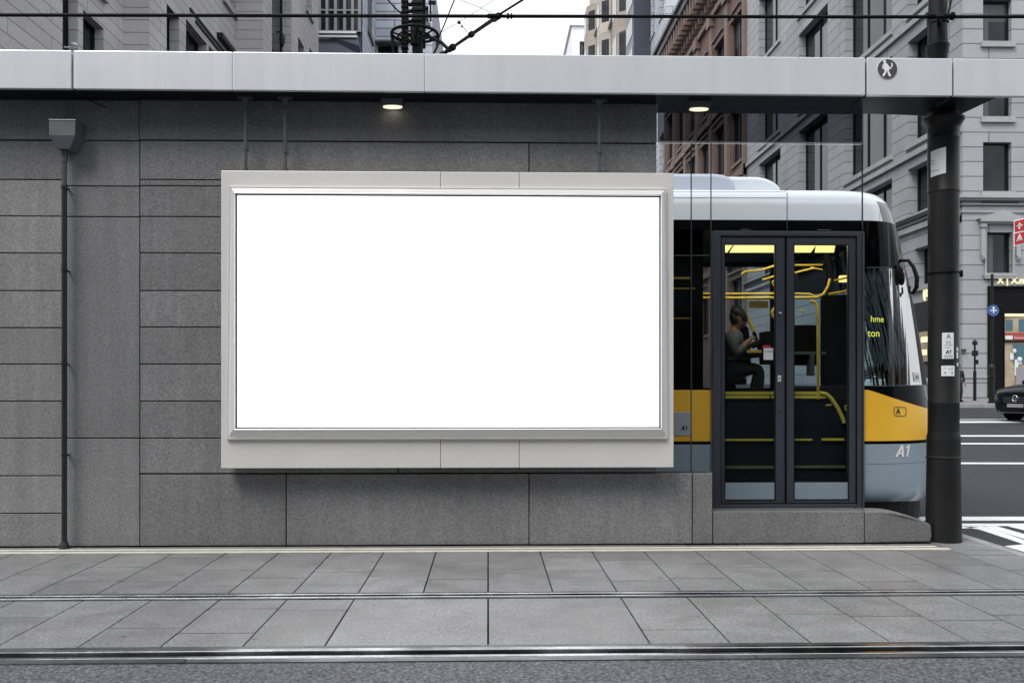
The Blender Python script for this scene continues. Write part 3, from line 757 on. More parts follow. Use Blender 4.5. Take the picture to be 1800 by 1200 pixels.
# mast with ring behind the canopy
YM = 10.8
mast = thing('catenary_mast', 'dark twin column catenary mast with a ring bracket behind the canopy', 'mast', (PX(726, YM), YM, 0))
def mx(px): return PX(px, YM)
def mz(py): return ZZ(py, mx(726), YM)
b = MB(); b.box(mx(725), mx(743), YM - .06, YM + .06, -.03, mz(-140)); b.build('column', M['steel'], mast, bevel=.01)
b = MB(); b.box(mx(707), mx(716.5), YM - .03, YM + .03, -.03, mz(-140))
for y in range(-120, 90, 9): b.box(mx(705.5), mx(718), YM - .04, YM + .04, mz(y), mz(y - 3))
b.build('ribbed_column', M['wire'], mast)
b = MB()
for y in (10, 22, 40, 63): b.box(mx(716), mx(726), YM - .03, YM + .03, mz(y), mz(y - 3)); b.box(mx(723.5), mx(744.5), YM - .08, YM - .06, mz(y + 1), mz(y - 2))
b.box(mx(743.5), mx(748), YM - .02, YM + .02, mz(85), mz(-100)); b.tube([(mx(756), YM, mz(-80)), (mx(757), YM, mz(37))], .010, 8); b.box(mx(753), mx(766), YM - .01, YM + .01, mz(8), mz(2))
b.build('bracket', M['wire'], mast)
b = MB(); cx = mx(730); rr = .262; zr = mz(66)
b.tube([(cx + rr * math.cos(t), YM - .1 + rr * math.sin(t), zr) for t in [2 * math.pi * k / 48 for k in range(49)]], .017, 8)
b.tube([(cx + rr * .72 * math.cos(t), YM - .1 + rr * .72 * math.sin(t), zr - .035) for t in [2 * math.pi * k / 48 for k in range(49)]], .010, 8)
for k in range(8):
    t = 2 * math.pi * (k + .3) / 8; b.tube([(cx + .06 * math.cos(t), YM - .1 + .06 * math.sin(t), zr - .06), (cx + rr * math.cos(t), YM - .1 + rr * math.sin(t), zr)], .011, 8)
b.tube([(cx, YM - .1, zr - .12), (cx, YM - .1, zr + .1)], .05, 12)
b.tube([(cx - rr, YM - .1, zr), (cx - rr + .03, YM - .1, zr - .25)], .018, 8)
b.tube([(cx + .1, YM - .15, zr - .02), (cx + .2, YM - .2, zr - .08), (cx + .32, YM - .3, zr - .17), (cx + .40, YM - .4, zr - .28)], .020, 8)
b.tube([(cx + rr, YM - .1, zr), (cx + rr + .02, YM - .12, zr - .1), (cx + rr - .03, YM - .15, zr - .22), (cx + rr - .08, YM - .2, zr - .32)], .012, 8)
b.build('ring_bracket', M['wire'], mast, smooth=40)
P0 = at(776, 97, 9.9); P1 = at(876, 28.5, YWI)
st = thing('catenary_strut', 'slanting black strut with insulators rising from the mast to the cable', 'strut', P0)
b = MB(); b.tube([P0, P1], .0145, 10)
for t0, t1, r in ((.0, .03, .03), (.20, .24, .03), (.26, .28, .034), (.62, .64, .026), (.95, 1, .024), (.04, .16, .021)): b.tube([P0.lerp(P1, t0), P0.lerp(P1, t1)], r, 12)
b.build('bar', M['wire'], st, smooth=40)
wire([at(876, 27, YWI), at(935, -10, 6.2)], .0075, 'stay_wire', 'thin black wire continuing the slanting strut upwards beyond the cable')
wire([at(766, 80, 10.5), at(803, -10, 10.2)], .0075, 'stay_wire', 'thin dark wire rising steeply from the ring bracket against the white sky')
wire([at(762, 66, 10.6), at(830, 25, 11.5), at(880, -8, 12)], .0035, 'stay_wire', 'faint hair-thin wire rising from the ring bracket across the white sky', m='steel')
wire([at(790, -6, 11), at(832, 9, 11), at(866, 23, 11)], .0035, 'stay_wire', 'faint hair-thin wire descending across the white sky to the cable clamp', m='steel')
wire([at(676, -6, 10.4), at(692, 12, 10.6), at(708, 27, 10.8)], .008, 'stay_wire', 'dark wire running from the clad building down to the ribbed column')
b = MB(); p = at(807, 40, 11); b.ball(p, .02, .02, .02); p = at(812, 47, 11); b.ball(p, .012, .012, .014); b.tube([at(804, 35, 11), at(815, 49, 11), at(821, 57, 11)], .004, 6)
tag(b.build('insulator', M['wire'], smooth=40), 'tiny dark insulator dangling on the faint wire in the white sky', 'insulator')

# ------------------------------------------------------------------ tram
YT = 7.46; WH = 1.15; YC = YT + WH
tram = thing('tram', 'pale grey, black and yellow tram standing behind the glass screen', 'tram', (PX(1400, YT), YC, 0))
def tx(px): return PX(px, YT)
def tz(py, px=1400): return ZZ(py, PX(px, YT), YT)
XN = tx(1512); PW = 2.5
sil = [(300, 1400), (326, 1430), (330, 1472), (335, 1506), (345, 1536), (360, 1558), (375, 1569), (405, 1577), (475, 1592.5), (521, 1603), (614, 1620.5), (673, 1629.5), (719, 1637.5), (758, 1640), (775, 1637), (800, 1636), (830, 1634), (863, 1630), (875, 1622), (890, 1606)]
def interp(tab, x):
    if x <= tab[0][0]: return tab[0][1]
    for (a, c), (e, g_) in zip(tab, tab[1:]):
        if x <= e: return c + (g_ - c) * (x - a) / (e - a)
    return tab[-1][1]
inset_t = [(.10, .16), (.17, .05), (.19, .03), (.26, .005), (.40, 0), (2.40, 0), (2.58, .006), (2.64, .022), (2.68, .05), (2.705, .10), (2.72, .18), (2.735, .38), (2.745, .75)]
xsh = [(2.45, 0), (2.60, .03), (2.66, .10), (2.70, .20), (2.72, .28), (2.745, .42)]
def XZ(z): return XN - interp(xsh, z)
def nose_pts(N, ins, n=40, x0=None):
    x0 = XN if x0 is None else x0
    out = []
    for k in range(n + 1):
        a_ = -math.pi / 2 + math.pi * k / n; c_, s_ = max(0, math.cos(a_)), math.sin(a_)
        out.append((x0 + N * c_ ** (2 / PW), YC + math.copysign(abs(s_) ** (2 / PW), s_) * (WH - ins)))
    return out
def solveN(z):
    ins = interp(inset_t, z); d_ = 8.2; N = 1
    for _ in range(6):
        py = HOR - F * (z - H) / d_; tgt = interp(sil, py); lo, hi = .02, 2.5
        for _ in range(26):
            N = (lo + hi) / 2; best = max(nose_pts(N, ins, 40, XZ(z)), key=lambda p: p[0] / p[1])
            if proj((best[0], best[1], z))[0] < tgt: lo = N
            else: hi = N
        d_ = dep(*best)
    return N
ZTAB = [.10, .17, .19, .22, .26, .33, .42, .55, .665, .75, .9, 1.0, 1.12, 1.3, 1.6, 1.9, 2.2, 2.38, 2.45, 2.52, 2.57, 2.60, 2.63, 2.65, 2.67, 2.69, 2.705, 2.72, 2.735, 2.745]
NTAB = [(z, solveN(z)) for z in ZTAB]
NN = 88
xd0, xd1 = tx(1253), tx(1519.0)
straight = [-7.0, -3, 0, tx(1180), tx(1217), xd0, (xd0 + xd1) / 2, min(xd1, XN)]
straight[-1] = XN
cols = [('s', x) for x in straight] + [('n', k) for k in range(1, NN)] + [('f', x) for x in reversed(straight)]
def surf(c, z):
    ins = interp(inset_t, z)
    if c[0] == 's': return Vector((min(c[1], XZ(z)), YT + ins, z))
    if c[0] == 'f': return Vector((min(c[1], XZ(z)), YT + 2 * WH - ins, z))
    N = interp(NTAB, z); a_ = -math.pi / 2 + math.pi * c[1] / NN; s_ = math.sin(a_)
    return Vector((XZ(z) + N * math.cos(a_) ** (2 / PW), YC + math.copysign(abs(s_) ** (2 / PW), s_) * (WH - ins), z))
ZY = tz(685, 1350); ZW = 1.115; ZR = tz(387); ZDT = tz(405); ZK0 = tz(780); ZK1 = tz(775)
def zyt(c):
    if c[0] != 'n': return ZY
    k = min(c[1], NN - c[1]); p = surf(('n', k), 1.0); ks_ = min(max(0.0, (proj(p)[0] - 1528) / 109.0), 1.0)
    if k > NN * .36: ks_ = 1.0
    return ZY - .17 * ks_
def zglb(c):
    if c[0] != 'n': return ZY + .012
    return ZW + .0
parts = {}
def loft(name, zl, zh, n, cond=lambda c0, c1, z: True):
    bm_ = parts.setdefault(name, MB())
    for i in range(len(cols) - 1):
        c0, c1 = cols[i], cols[i + 1]
        for j in range(n):
            q = []
            for c, t in ((c0, j / n), (c1, j / n), (c1, (j + 1) / n), (c0, (j + 1) / n)):
                a_ = zl(c) if callable(zl) else zl; e_ = zh(c) if callable(zh) else zh
                q.append(surf(c, a_ + (e_ - a_) * t))
            if cond(c0, c1, (q[0].z + q[2].z) / 2): bm_.quad(*q)
def isdoor(c0, c1): return c0[0] == 's' and c1[0] == 's' and c0[1] >= xd0 - .001
nodoor = lambda c0, c1, z: not isdoor(c0, c1)
kd = lambda c0, c1: (c0[1] if c0[0] == 'n' else (0 if c0[0] == 's' else NN)) / NN
loft('skirt', .10, ZK0 - .003, 12, nodoor)
loft('trim_line', ZK0 - .003, ZK1, 1, nodoor)
loft('yellow_band', ZK1, zyt, 6, nodoor)
loft('black_band', zyt, zglb, 3, nodoor)
loft('black_band', ZDT, ZR, 2, lambda c0, c1, z: c0[0] != 'n' and c1[0] != 'n')
SEAMN = .10
loft('side_window', zglb, ZDT, 6, lambda c0, c1, z: nodoor(c0, c1, z) and c0[0] == 's' and c1[0] == 's')
loft('far_window', zglb, ZDT, 6, lambda c0, c1, z: c0[0] == 'f')
ZVI = tz(470)
inn = lambda c0, c1, z: (c0[0] == 'n' or c1[0] == 'n') and c0[0] != 'f'
ksil = max(range(NN + 1), key=lambda k: (lambda p: p.x / p.y)(surf(('n', k), 1.6)))
pxs_ = [proj(surf(('n', k), 1.6))[0] for k in range(NN + 1)]
k0_ = next(k for k in range(NN + 1) if pxs_[k] > pxs_[ksil] - 7.5)
pil = lambda c0, c1: c0[0] == 'n' and c1[0] == 'n' and k0_ <= c0[1] <= ksil + 6
loft('windscreen', zglb, ZVI, 8, lambda c0, c1, z: inn(c0, c1, z) and not pil(c0, c1))
loft('corner_pillar', zglb, ZVI, 8, lambda c0, c1, z: inn(c0, c1, z) and pil(c0, c1))
loft('sun_band', ZVI, ZDT, 4, inn); loft('sun_band', ZDT, ZR, 2, inn)
isd = lambda c0, c1, z: z < 2.61 and c0[0] == 'n' and proj(surf(c0, 2.5))[0] > 1547 and kd(c0, c1) < .8
loft('roof', ZR, 2.50, 6, lambda c0, c1, z: not isd(c0, c1, z)); loft('roof', 2.50, 2.745, 20, lambda c0, c1, z: not isd(c0, c1, z))
loft('destination_display', ZR, 2.50, 6, isd); loft('destination_display', 2.50, 2.745, 20, isd)
# roof cap
cap = [surf(c, 2.745) for c in cols]; n = len(cap); rb = parts['roof']
for i in range(n // 2): 
    if i + 1 <= n - 2 - i: rb.quad(cap[i], cap[i + 1], cap[n - 2 - i], cap[n - 1 - i])
allb = MB()
for q in parts.values(): allb.add(q.v, q.f)
bvh = BVHTree.FromPolygons([Vector(v) for v in allb.v], allb.f)
pm = dict(skirt='tskirt', trim_line='tblack', yellow_band='tyellow', black_band='tblack', side_window='tside', far_window='tdoorglass', windscreen='tglass', corner_pillar='rubber', sun_band='tband', roof='tbody', destination_display='dest')
for k, q in parts.items():
    o = q.build(k, M[pm[k]], tram)
    bm = bmesh.new(); bm.from_mesh(o.data); bmesh.ops.remove_doubles(bm, verts=bm.verts, dist=.0004); bmesh.ops.recalc_face_normals(bm, faces=bm.faces); bm.to_mesh(o.data); bm.free()
    o.data.polygons.foreach_set('use_smooth', [True] * len(o.data.polygons)); o.data.set_sharp_from_angle(angle=R(40))
EYE = Vector((0, 0, H))
def ray(px, py, tries=25):
    lat = (px - 900) / F
    d_ = Vector((lat * math.cos(TH) + math.sin(TH), math.cos(TH) - lat * math.sin(TH), -(py - HOR) / F)).normalized()
    hit = bvh.ray_cast(EYE, d_)
    if hit[0] is not None: return hit
    if tries <= 0: print('MISS', px, py); return (Vector((XN, YT, 1.2)), Vector((0, -1, 0)), 0, 8)
    return ray(px - 1.0, py + (1.0 if py < 500 else 0), tries - 1)
def decal_text(body, px, py, hpx, m, name, **k):
    loc, nrm, _, dist = ray(px, py)
    if nrm.y > 0: nrm = -nrm
    nrm = Vector((nrm.x, nrm.y, nrm.z * .0)).normalized(); up = Vector((0, 0, 1)); r = up.cross(nrm)
    size = hpx * dist / F / .72
    me = textmesh(body, size, **k); me.materials.clear(); me.materials.append(m)
    for v in me.vertices:
        p = loc + r * v.co.x + up * v.co.y; h, hn, _, _ = bvh.ray_cast(p + nrm * .4, -nrm)
        v.co = (h if h else p) + nrm * .004
    me.name = name; o = bpy.data.objects.new(name, me); COL.objects.link(o); attach(o, tram); return o
def decal_line(pts, rad, m, name, parent=None, lift=.002):
    P = []
    for (a, c), (e, g_) in zip(pts, pts[1:]):
        nn = max(1, int(math.hypot(e - a, g_ - c) / 4))
        for k in range(nn): P.append((a + (e - a) * k / nn, c + (g_ - c) * k / nn))
    P.append(pts[-1]); V = []
    for p in P:
        h, nrm, _, _ = ray(*p)
        if h: V.append(h + (nrm if nrm.y < 0 else -nrm) * lift)
    bm_ = MB(); bm_.tube(V, rad, 6); return bm_.build(name, m, parent or tram, smooth=60)
def decal_quad(pts, m, name, n=6, lift=.003):
    bm_ = MB(); g_ = []
    for j in range(n + 1):
        for i in range(n + 1):
            u, v = i / n, j / n
            x = (pts[0][0] * (1 - u) + pts[1][0] * u) * (1 - v) + (pts[3][0] * (1 - u) + pts[2][0] * u) * v
            y = (pts[0][1] * (1 - u) + pts[1][1] * u) * (1 - v) + (pts[3][1] * (1 - u) + pts[2][1] * u) * v
            h, nrm, _, _ = ray(x, y); g_.append(h + (nrm if nrm.y < 0 else -nrm) * lift)
    bm_.add(g_, [(j * (n + 1) + i, j * (n + 1) + i + 1, (j + 1) * (n + 1) + i + 1, (j + 1) * (n + 1) + i) for j in range(n) for i in range(n)])
    return bm_.build(name, m, tram, smooth=60)
decal_text('A1', 1588, 792, 19, M['white'], 'fleet_number', shear=.22, bold=.004)
decal_text('A', 1578, 723, 9, M['ink'], 'door_button_letter', bold=.002, shear=.1)
decal_line([(1573.5, 715), (1590, 715.5), (1592.5, 718), (1592.5, 728.5), (1590, 731), (1574, 730.5), (1571.5, 728), (1571.5, 717.5), (1573.5, 715)], .0022, M['ink'], 'flap_outline')
decal_quad([(1604, 654), (1614.5, 654.5), (1617, 671.5), (1607, 670)], M['paper'], 'sticker')
decal_quad([(1607.5, 659.5), (1613.5, 660), (1614.5, 666), (1609, 665.5)], M['inkgrey'], 'sticker_print', lift=.0042)
decal_quad([(1628, 699), (1635.5, 699), (1636, 704), (1629, 704)], M['paper'], 'sticker')
decal_line([(1523, 815), (1560, 815), (1600, 813.5), (1626, 811.5)], .0016, M['joint'], 'skirt_seam', lift=.0)
decal_line([(1547, 367), (1546.5, 388)], .002, M['joint'], 'display_seam', lift=0)
decal_line([(1524, 678), (1560, 678), (1600, 677), (1626, 676)], .002, M['dest'], 'windscreen_seam', lift=0)
decal_line([(1523, 470), (1545, 470), (1568, 470)], .0018, M['dest'], 'window_seam', lift=0.001)
decal_line([(1383.5, 331), (1383.5, 404)], .0035, M['joint'], 'roof_seam', lift=0)
for y in (337.5, 348): decal_line([(1150, y), (1381, y)], .0022, M['joint'], 'roof_seam', lift=0)
decal_line([(1150, 449), (1251, 449)], .0022, M['dest'], 'window_seam', lift=0)
# grey hatch plate on the yellow band
b = MB(); b.box(tx(1185), tx(1215), YT - .006, YT - .0005, tz(765), tz(724)); hatch = b.build('hatch_plate', mat('hatch_grey', (.40, .43, .46), .4), tram, bevel=.002)
text('A1', .05, (tx(1203), YT - .0075, tz(752)), M['ink'], tram, 'hatch_lettering', shear=.25, bold=.0012)
for a in (1194, 1206): text('ooo' if a > 1200 else 'o o', .012, (tx(a), YT - .0075, tz(728)), M['inkgrey'], tram, 'hatch_lettering')
# roof fairing
def fair(pxs, pys_top, y0, y1, zb0, m):
    bm_ = MB(); prof = [(PX(p, y0), ZZ(q, PX(p, y0), y0)) for p, q in zip(pxs, pys_top)]
    prof = [(prof[0][0], zb0)] + prof + [(prof[-1][0], zb0)]
    bm_.prism(prof, lambda x, z: (x, y0, z), lambda x, z: (x, y1, z)); return bm_.build('roof_fairing', m, tram, smooth=30, bevel=.03, seg=3)
fair([900, 1254, 1270, 1284, 1291, 1293], [304.5, 304.5, 306, 311, 318, 330], 7.78, 9.4, 2.66, M['roofbox'])
fair([1276, 1332, 1346, 1358, 1367, 1373], [309.5, 310, 312.5, 317.5, 323.5, 331], 7.80, 9.35, 2.66, M['tbody'])
# door
YDF = YT - .035
def dxx(px): return PX(px, YDF)
def dz(py): return ZZ(py, dxx(1386), YDF)
def frame(bm_, a, c, t, e, wl, wr, wt, wb, y0, y1, m=0):
    bm_.box(dxx(a), dxx(a + wl), y0, y1, dz(e), dz(t), m); bm_.box(dxx(c - wr), dxx(c), y0, y1, dz(e), dz(t), m)
    bm_.box(dxx(a + wl), dxx(c - wr), y0, y1, dz(t + wt), dz(t), m); bm_.box(dxx(a + wl), dxx(c - wr), y0, y1, dz(e), dz(e - wb), m)
b = MB(); frame(b, 1253, 1520, 406, 894, 14, 13, 9, 8, YDF, YT + .05); b.build('door_surround', M['doorframe'], tram, bevel=.006)
b = MB(); b.box(dxx(1254), dxx(1519), YDF - .02, YT + .02, dz(899), dz(894.5)); b.build('door_step', M['rubber'], tram, bevel=.003)
for a, c, gl_, gr in ((1268.5, 1380.5, 1275.5, 1363), (1383.5, 1505.5, 1397.5, 1492)):
    b = MB(); frame(b, a, c, 416, 884.5, gl_ - a, c - gr, 14, 6.5, YDF + .012, YDF + .045)
    leaf = b.build('door', M['doorframe'], tram, bevel=.004)
    b = MB(); b.box(dxx(gl_), dxx(gr), YDF + .026, YDF + .032, dz(878), dz(430)); b.build('pane', M['tdoorglass'], leaf)
    b = MB(); frame(b, gl_ - 1.2, gr + 1.2, 429, 879, 1.2, 1.2, 1.2, 1.2, YDF + .010, YDF + .02); b.build('gasket', M['rubber'], leaf)
    b = MB(); b.box(dxx(gl_ + .3), dxx(gr - .3), YDF + .019, YDF + .0255, dz(877.5), dz(848)); b.build('kick_panel', M['tskirt'], leaf)
b = MB(); b.box(dxx(1380.7), dxx(1383.3), YDF + .004, YDF + .04, dz(886), dz(416)); frame(b, 1267, 1507, 415, 886, 1.3, 1.3, 1.0, 1.3, YDF + .006, YDF + .05); b.build('door_seal', M['rubber'], tram)
b = MB(); b.box(dxx(1254), dxx(1519), YT + .012, YT + .03, dz(405), tz(386)); b.build('door_header', M['tblack'], tram)
b = MB()
for a, c in ((1304, 1322), (1439, 1463)): b.box(dxx(a), dxx(c), YT - .004, YT + .02, dz(403), dz(402))
build_each(b, 'header_handle', M['dest'], tram)
b = MB(); b.box(dxx(1368), dxx(1373.5), YDF + .006, YDF + .0125, dz(670.5), dz(659.5)); b.build('door_lock', M['paper'], tram, bevel=.001)
b = MB(); b.tube([(dxx(1370.5), YDF + .003, dz(665)), (dxx(1370.5), YDF + .008, dz(665))], .006, 10); b.tube([(dxx(1371), YDF + .004, dz(724)), (dxx(1371), YDF + .014, dz(724))], .010, 10); build_each(b, 'keyhole', M['ink'], tram)
b = MB(); b.tube([(dxx(1369.5), YDF + .004, dz(549)), (dxx(1374), YDF + .004, dz(550.5))], .006, 8); b.build('door_lamp', M['white'], tram)
# notice inside the left pane
b = MB(); b.box(dxx(1343.5), dxx(1360), YDF + .0175, YDF + .0215, dz(632), dz(611.5), 0); b.box(dxx(1342), dxx(1356), YDF + .019, YDF + .023, dz(611), dz(606.5), 1); b.build('door_notice', [M['paper'], M['red']], tram)
text('o.ook', .028, (dxx(1352), YDF + .016, dz(617)), M['ink'], tram, 'notice_print')
# interior
yi = YT + .16
XI0, XI1 = tx(1253) - .5, XN + .55
def deck(z0, z1, k, name):
    pts = [(-6.9, YT + .05)] + nose_pts(interp(NTAB, z1) * k - .04, .06, 24, XN - .05) + [(-6.9, YT + 2 * WH - .05)]
    bm_ = MB(); bm_.prism(pts, lambda x, y: (x, y, z0), lambda x, y: (x, y, z1)); return bm_.build(name, M['interior'], tram)
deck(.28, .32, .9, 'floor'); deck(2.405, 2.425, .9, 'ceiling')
b = MB(); b.box(-6.9, xd0 - .035, YT + .19, YT + .21, .33, 2.40); b.build('dark_blocking_panel', M['interior'], tram)  # dark sheet added behind the side glass to block the view through
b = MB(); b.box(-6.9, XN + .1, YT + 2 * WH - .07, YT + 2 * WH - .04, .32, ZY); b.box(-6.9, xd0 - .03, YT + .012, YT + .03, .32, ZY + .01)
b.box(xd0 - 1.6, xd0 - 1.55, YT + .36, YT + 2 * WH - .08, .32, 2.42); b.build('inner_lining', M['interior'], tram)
def ix(px, y): return PX(px, y)
def ip(px, py, y): return at(px, py, y)
# partition behind the door with yellow bars
yp = YT + .13
b = MB(); b.box(xd0 + .02, ix(1492, yp), yp + .03, yp + .05, .33, at(1350, 701, yp).z); b.build('partition', M['navy'], tram)
def hr(pts, r=.011, y=None, name='handrail'):
    bm_ = MB(); bm_.tube([p if isinstance(p, Vector) else at(p[0], p[1], p[2] if len(p) > 2 else y) for p in pts], r, 10); return bm_.build(name, M['handrail'], tram, smooth=50)
b = MB()
def strip(x0_, x1_, y0_, y1_, y, bm_): bm_.box(ix(x0_, y), ix(x1_, y), y, y + .012, at(x0_, y1_, y).z, at(x0_, y0_, y).z)
strip(1262, 1375, 688, 693, yp, b); strip(1262, 1353, 694.5, 700, yp + .004, b); strip(1356, 1376, 694.5, 700, yp + .004, b); strip(1385, 1437, 688, 693, yp, b); strip(1385, 1452, 694.5, 700, yp + .004, b)
strip(1262, 1376, 771, 774.5, yp, b); strip(1385, 1428, 771, 774, yp, b); strip(1445, 1484, 770, 774, yp, b)
b.build('yellow_edge', M['handrail'], tram)
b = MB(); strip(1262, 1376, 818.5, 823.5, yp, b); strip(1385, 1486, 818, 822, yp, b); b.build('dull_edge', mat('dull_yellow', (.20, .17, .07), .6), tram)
hr([(1441, 690.5), (1452, 692), (1461, 700), (1472, 716), (1481, 734), (1483.5, 743)], .016, yp)
hr([(1452, 712.5), (1462, 711)], .006, yp + .02); hr([(1492, 712), (1486, 713), (1485, 718), (1490, 722)], .006, yp + .02)
ym = YT + .75
hr([(1150, 516, ym), (1276, 516.5, ym), (1400, 516, ym), (1424, 517, ym), (1434, 522, ym)], .011)
hr([(1150, 523.5, ym - .1), (1276, 524, ym - .1), (1400, 523.5, ym - .1), (1436, 523, ym - .1), (1448, 517, ym - .1), (1456, 503, ym - .1), (1459, 490, ym - .1)], .013)
hr([(1424, 529, ym), (1433, 531, ym), (1437, 540, ym), (1438, 600, ym), (1438, 850, ym)], .013)
hr([(1303, 482, ym), (1310, 477, ym), (1340, 474, ym), (1365, 466, ym), (1398, 466, ym + .1), (1446, 465.5, ym + .1)], .009)
hr([(1340, 492, ym), (1366, 484, ym), (1400, 479, ym), (1431, 471, ym)], .009); hr([(1425, 470.5, ym), (1446, 474, ym)], .007)
hr([(1466, 493, ym), (1480, 490, ym), (1496, 486, ym)], .009); hr([(1457, 517, ym), (1480, 513, ym), (1500, 509, ym)], .012)
hr([(1150, 489, yi), (1213, 489, yi), (1215, 491, yi)], .010); hr([(1150, 507, yi), (1222, 507, yi)], .006); hr([(1150, 559.5, yi), (1214, 559.5, yi)], .006)
hr([(1310, 550, ym + .5), (1315, 560, ym + .5), (1325, 583, ym + .5)], .015); hr([(1362, 540, ym), (1357, 547, ym), (1358, 556, ym), (1364, 562, ym)], .011)
hr([(1404, 546, ym), (1412, 546, ym), (1417, 554, ym)], .006); hr([(1362, 492, ym), (1357, 496, ym), (1360, 502, ym), (1366, 501, ym)], .007)
b = MB(); b.tube([at(1325, 583, ym + .5), at(1334, 610, ym + .5), at(1342, 640, ym + .5)], .018, 10); b.tube([at(1322, 610, ym + .1), at(1335, 605, ym + .1), at(1347, 602, ym + .1)], .016, 8)
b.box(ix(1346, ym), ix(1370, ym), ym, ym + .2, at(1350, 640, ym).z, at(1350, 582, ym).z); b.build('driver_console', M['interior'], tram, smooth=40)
b = MB(); b.box(ix(1318, ym + 1), ix(1350, ym + 1), ym + 1, ym + 1.02, at(1330, 541, ym + 1).z, at(1330, 529, ym + 1).z); b.build('yellow_panel', mat('panel_amber', (.38, .27, .07), .5), tram)
hp = MB(); hp.box(ix(1478, ym), ix(1497, ym), ym, ym + .05, at(1480, 495, ym).z, at(1480, 484, ym).z); hp.build('warm_lamp', M['tlight'], tram)
# ceiling lights
b = MB(); yl = YT + .5
def cl(a, c, sk): b.hexa([at(a, 444, yl), at(c, 444, yl), at(c, 444, yl + .05), at(a, 444, yl + .05)], [at(a + sk, 428, yl - .05), at(c + sk, 428, yl - .05), at(c + sk, 428, yl + .05), at(a + sk, 428, yl + .05)])
cl(1262, 1278, 12); cl(1282, 1380, 10); cl(1386, 1425, 12); cl(1432, 1466, 3); build_each(b, 'ceiling_light', M['tlight'], tram)
for x, y in ((tx(1320), YT + .45), (tx(1440), YT + .5)):
    ld = bpy.data.lights.new('ceiling_lamp', 'AREA'); ld.energy = 4.2; ld.shape = 'RECTANGLE'; ld.size = .55; ld.size_y = .25; ld.color = (1, .86, .62)
    lo = bpy.data.objects.new('ceiling_lamp', ld); COL.objects.link(lo); lo.location = (x, y, 2.36); attach(lo, tram)
# cab bulkhead, dash, seat
b = MB(); yk = ym + .15
b.tube([at(1452, 447, yk), at(1460, 470, yk), at(1459, 500, yk), at(1450, 515, yk)], .03, 10); b.box(ix(1446, yk + .3), ix(1492, yk + .3), yk + .3, yk + .36, .33, at(1470, 512, yk).z)
b.box(ix(1398, yk + .4), ix(1436, yk + .4), yk + .4, yk + .5, at(1410, 640, yk).z, at(1410, 566, yk).z); b.build('cab_partition', M['interior'], tram, smooth=40)
b = MB(); b.box(ix(1396, yk + .1), ix(1452, yk + .1), yk + .1, yk + .5, at(1420, 622, yk).z, at(1420, 617, yk).z); b.box(ix(1424, yk + .1), ix(1432, yk + .1), yk + .1, yk + .2, at(1420, 660, yk).z, at(1420, 622, yk).z); b.build('tray_table', M['intgrey'], tram)
b = MB(); b.hexa([(XN - .1, YT + .25, .32), (XN + .45, YT + .45, .32), (XN + .45, YT + 1.85, .32), (XN - .1, YT + 2.0, .32)], [(XN + .05, YT + .28, 1.12), (XN + .5, YT + .5, 1.02), (XN + .5, YT + 1.8, 1.02), (XN + .05, YT + 2.0, 1.12)])
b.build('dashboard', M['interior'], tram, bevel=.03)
b = MB(); b.box(XN - .04, XN + .03, YT + .012, YT + .07, ZY, ZR); b.box(XN - .04, XN + .03, YT + 2 * WH - .07, YT + 2 * WH - .012, ZY, ZR); b.build('cab_pillar', M['tblack'], tram)
# reflection of lettering in the cab side window, modelled as glowing letters
for body, px, py, s in (('hme', 1542, 561, .075), ('ton', 1536, 586, .085)):
    text(body, s, at(px, py, YT + .2), M['ytext'], tram, 'reflection_lettering', normal=(.25, -1, 0))
# mirror arm
b = MB(); h0, n0, _, _ = ray(1584, 458)
arm = [h0, at(1597, 458, h0.y - .02), at(1606, 470, h0.y - .06), at(1612, 488, h0.y - .1), at(1611, 505, h0.y - .1), at(1604, 516, h0.y - .08), at(1598, 512, h0.y - .05), at(1599, 503, h0.y - .04)]
b.tube(arm, [.014, .014, .016, .018, .018, .014, .012, .010], 10); b.build('mirror_arm', M['rubber'], tram, smooth=60)
p = ray(1581, 484)[0]; b = MB(); b.ball(p + Vector((-.01, -.03, 0)), .036, .03, .088, 18, 12, rot=Matrix.Rotation(R(-12), 3, 'Y')); b.build('mirror', M['rubber'], tram, smooth=60)
# wheels in the dark under the body
for x in (XN - .9, XN - 2.6):
    b = MB(); b.tube([(x, YT + .25, .25), (x, YT + .4, .25)], .27, 28); b.build('wheel', M['rubber'], tram, smooth=40)
pts = [(-6.5, YT + .10)] + nose_pts(interp(NTAB, .2) * .94, .06, 24, XN) + [(-6.5, YT + 2 * WH - .10)]
b = MB(); b.prism(pts, lambda x, y: (x, y, -.005), lambda x, y: (x, y, .275)); b.build('underframe_shadow', M['rubber'], tram)  # underframe carried down to the road, standing in for the tram's shadow

# ------------------------------------------------------------------ people
def skinned(name, verts, edges, radii, m, parent=None, sub=1):
    radii = [r * RS for r in radii]
    me = bpy.data.meshes.new(name); me.from_pydata([tuple(v) for v in verts], edges, []); me.update()
    o = bpy.data.objects.new(name, me); COL.objects.link(o)
    sk = o.modifiers.new('skin', 'SKIN'); sk.use_smooth_shade = True
    for i, r in enumerate(radii):
        d_ = me.skin_vertices[0].data[i]; d_.radius = (r, r) if not isinstance(r, tuple) else r; d_.use_root = (i == 0)
    s_ = o.modifiers.new('sub', 'SUBSURF'); s_.levels = sub; s_.render_levels = sub
    bpy.context.view_layer.update()
    ne = bpy.data.meshes.new_from_object(o.evaluated_get(bpy.context.evaluated_depsgraph_get()))
    ne.materials.clear(); ne.materials.append(m)
    ne.polygons.foreach_set('use_smooth', [True] * len(ne.polygons))
    bpy.data.objects.remove(o); ne.name = name
    o = bpy.data.objects.new(name, ne); COL.objects.link(o)
    if parent is not None: attach(o, parent)
    return o
RS = 1.0
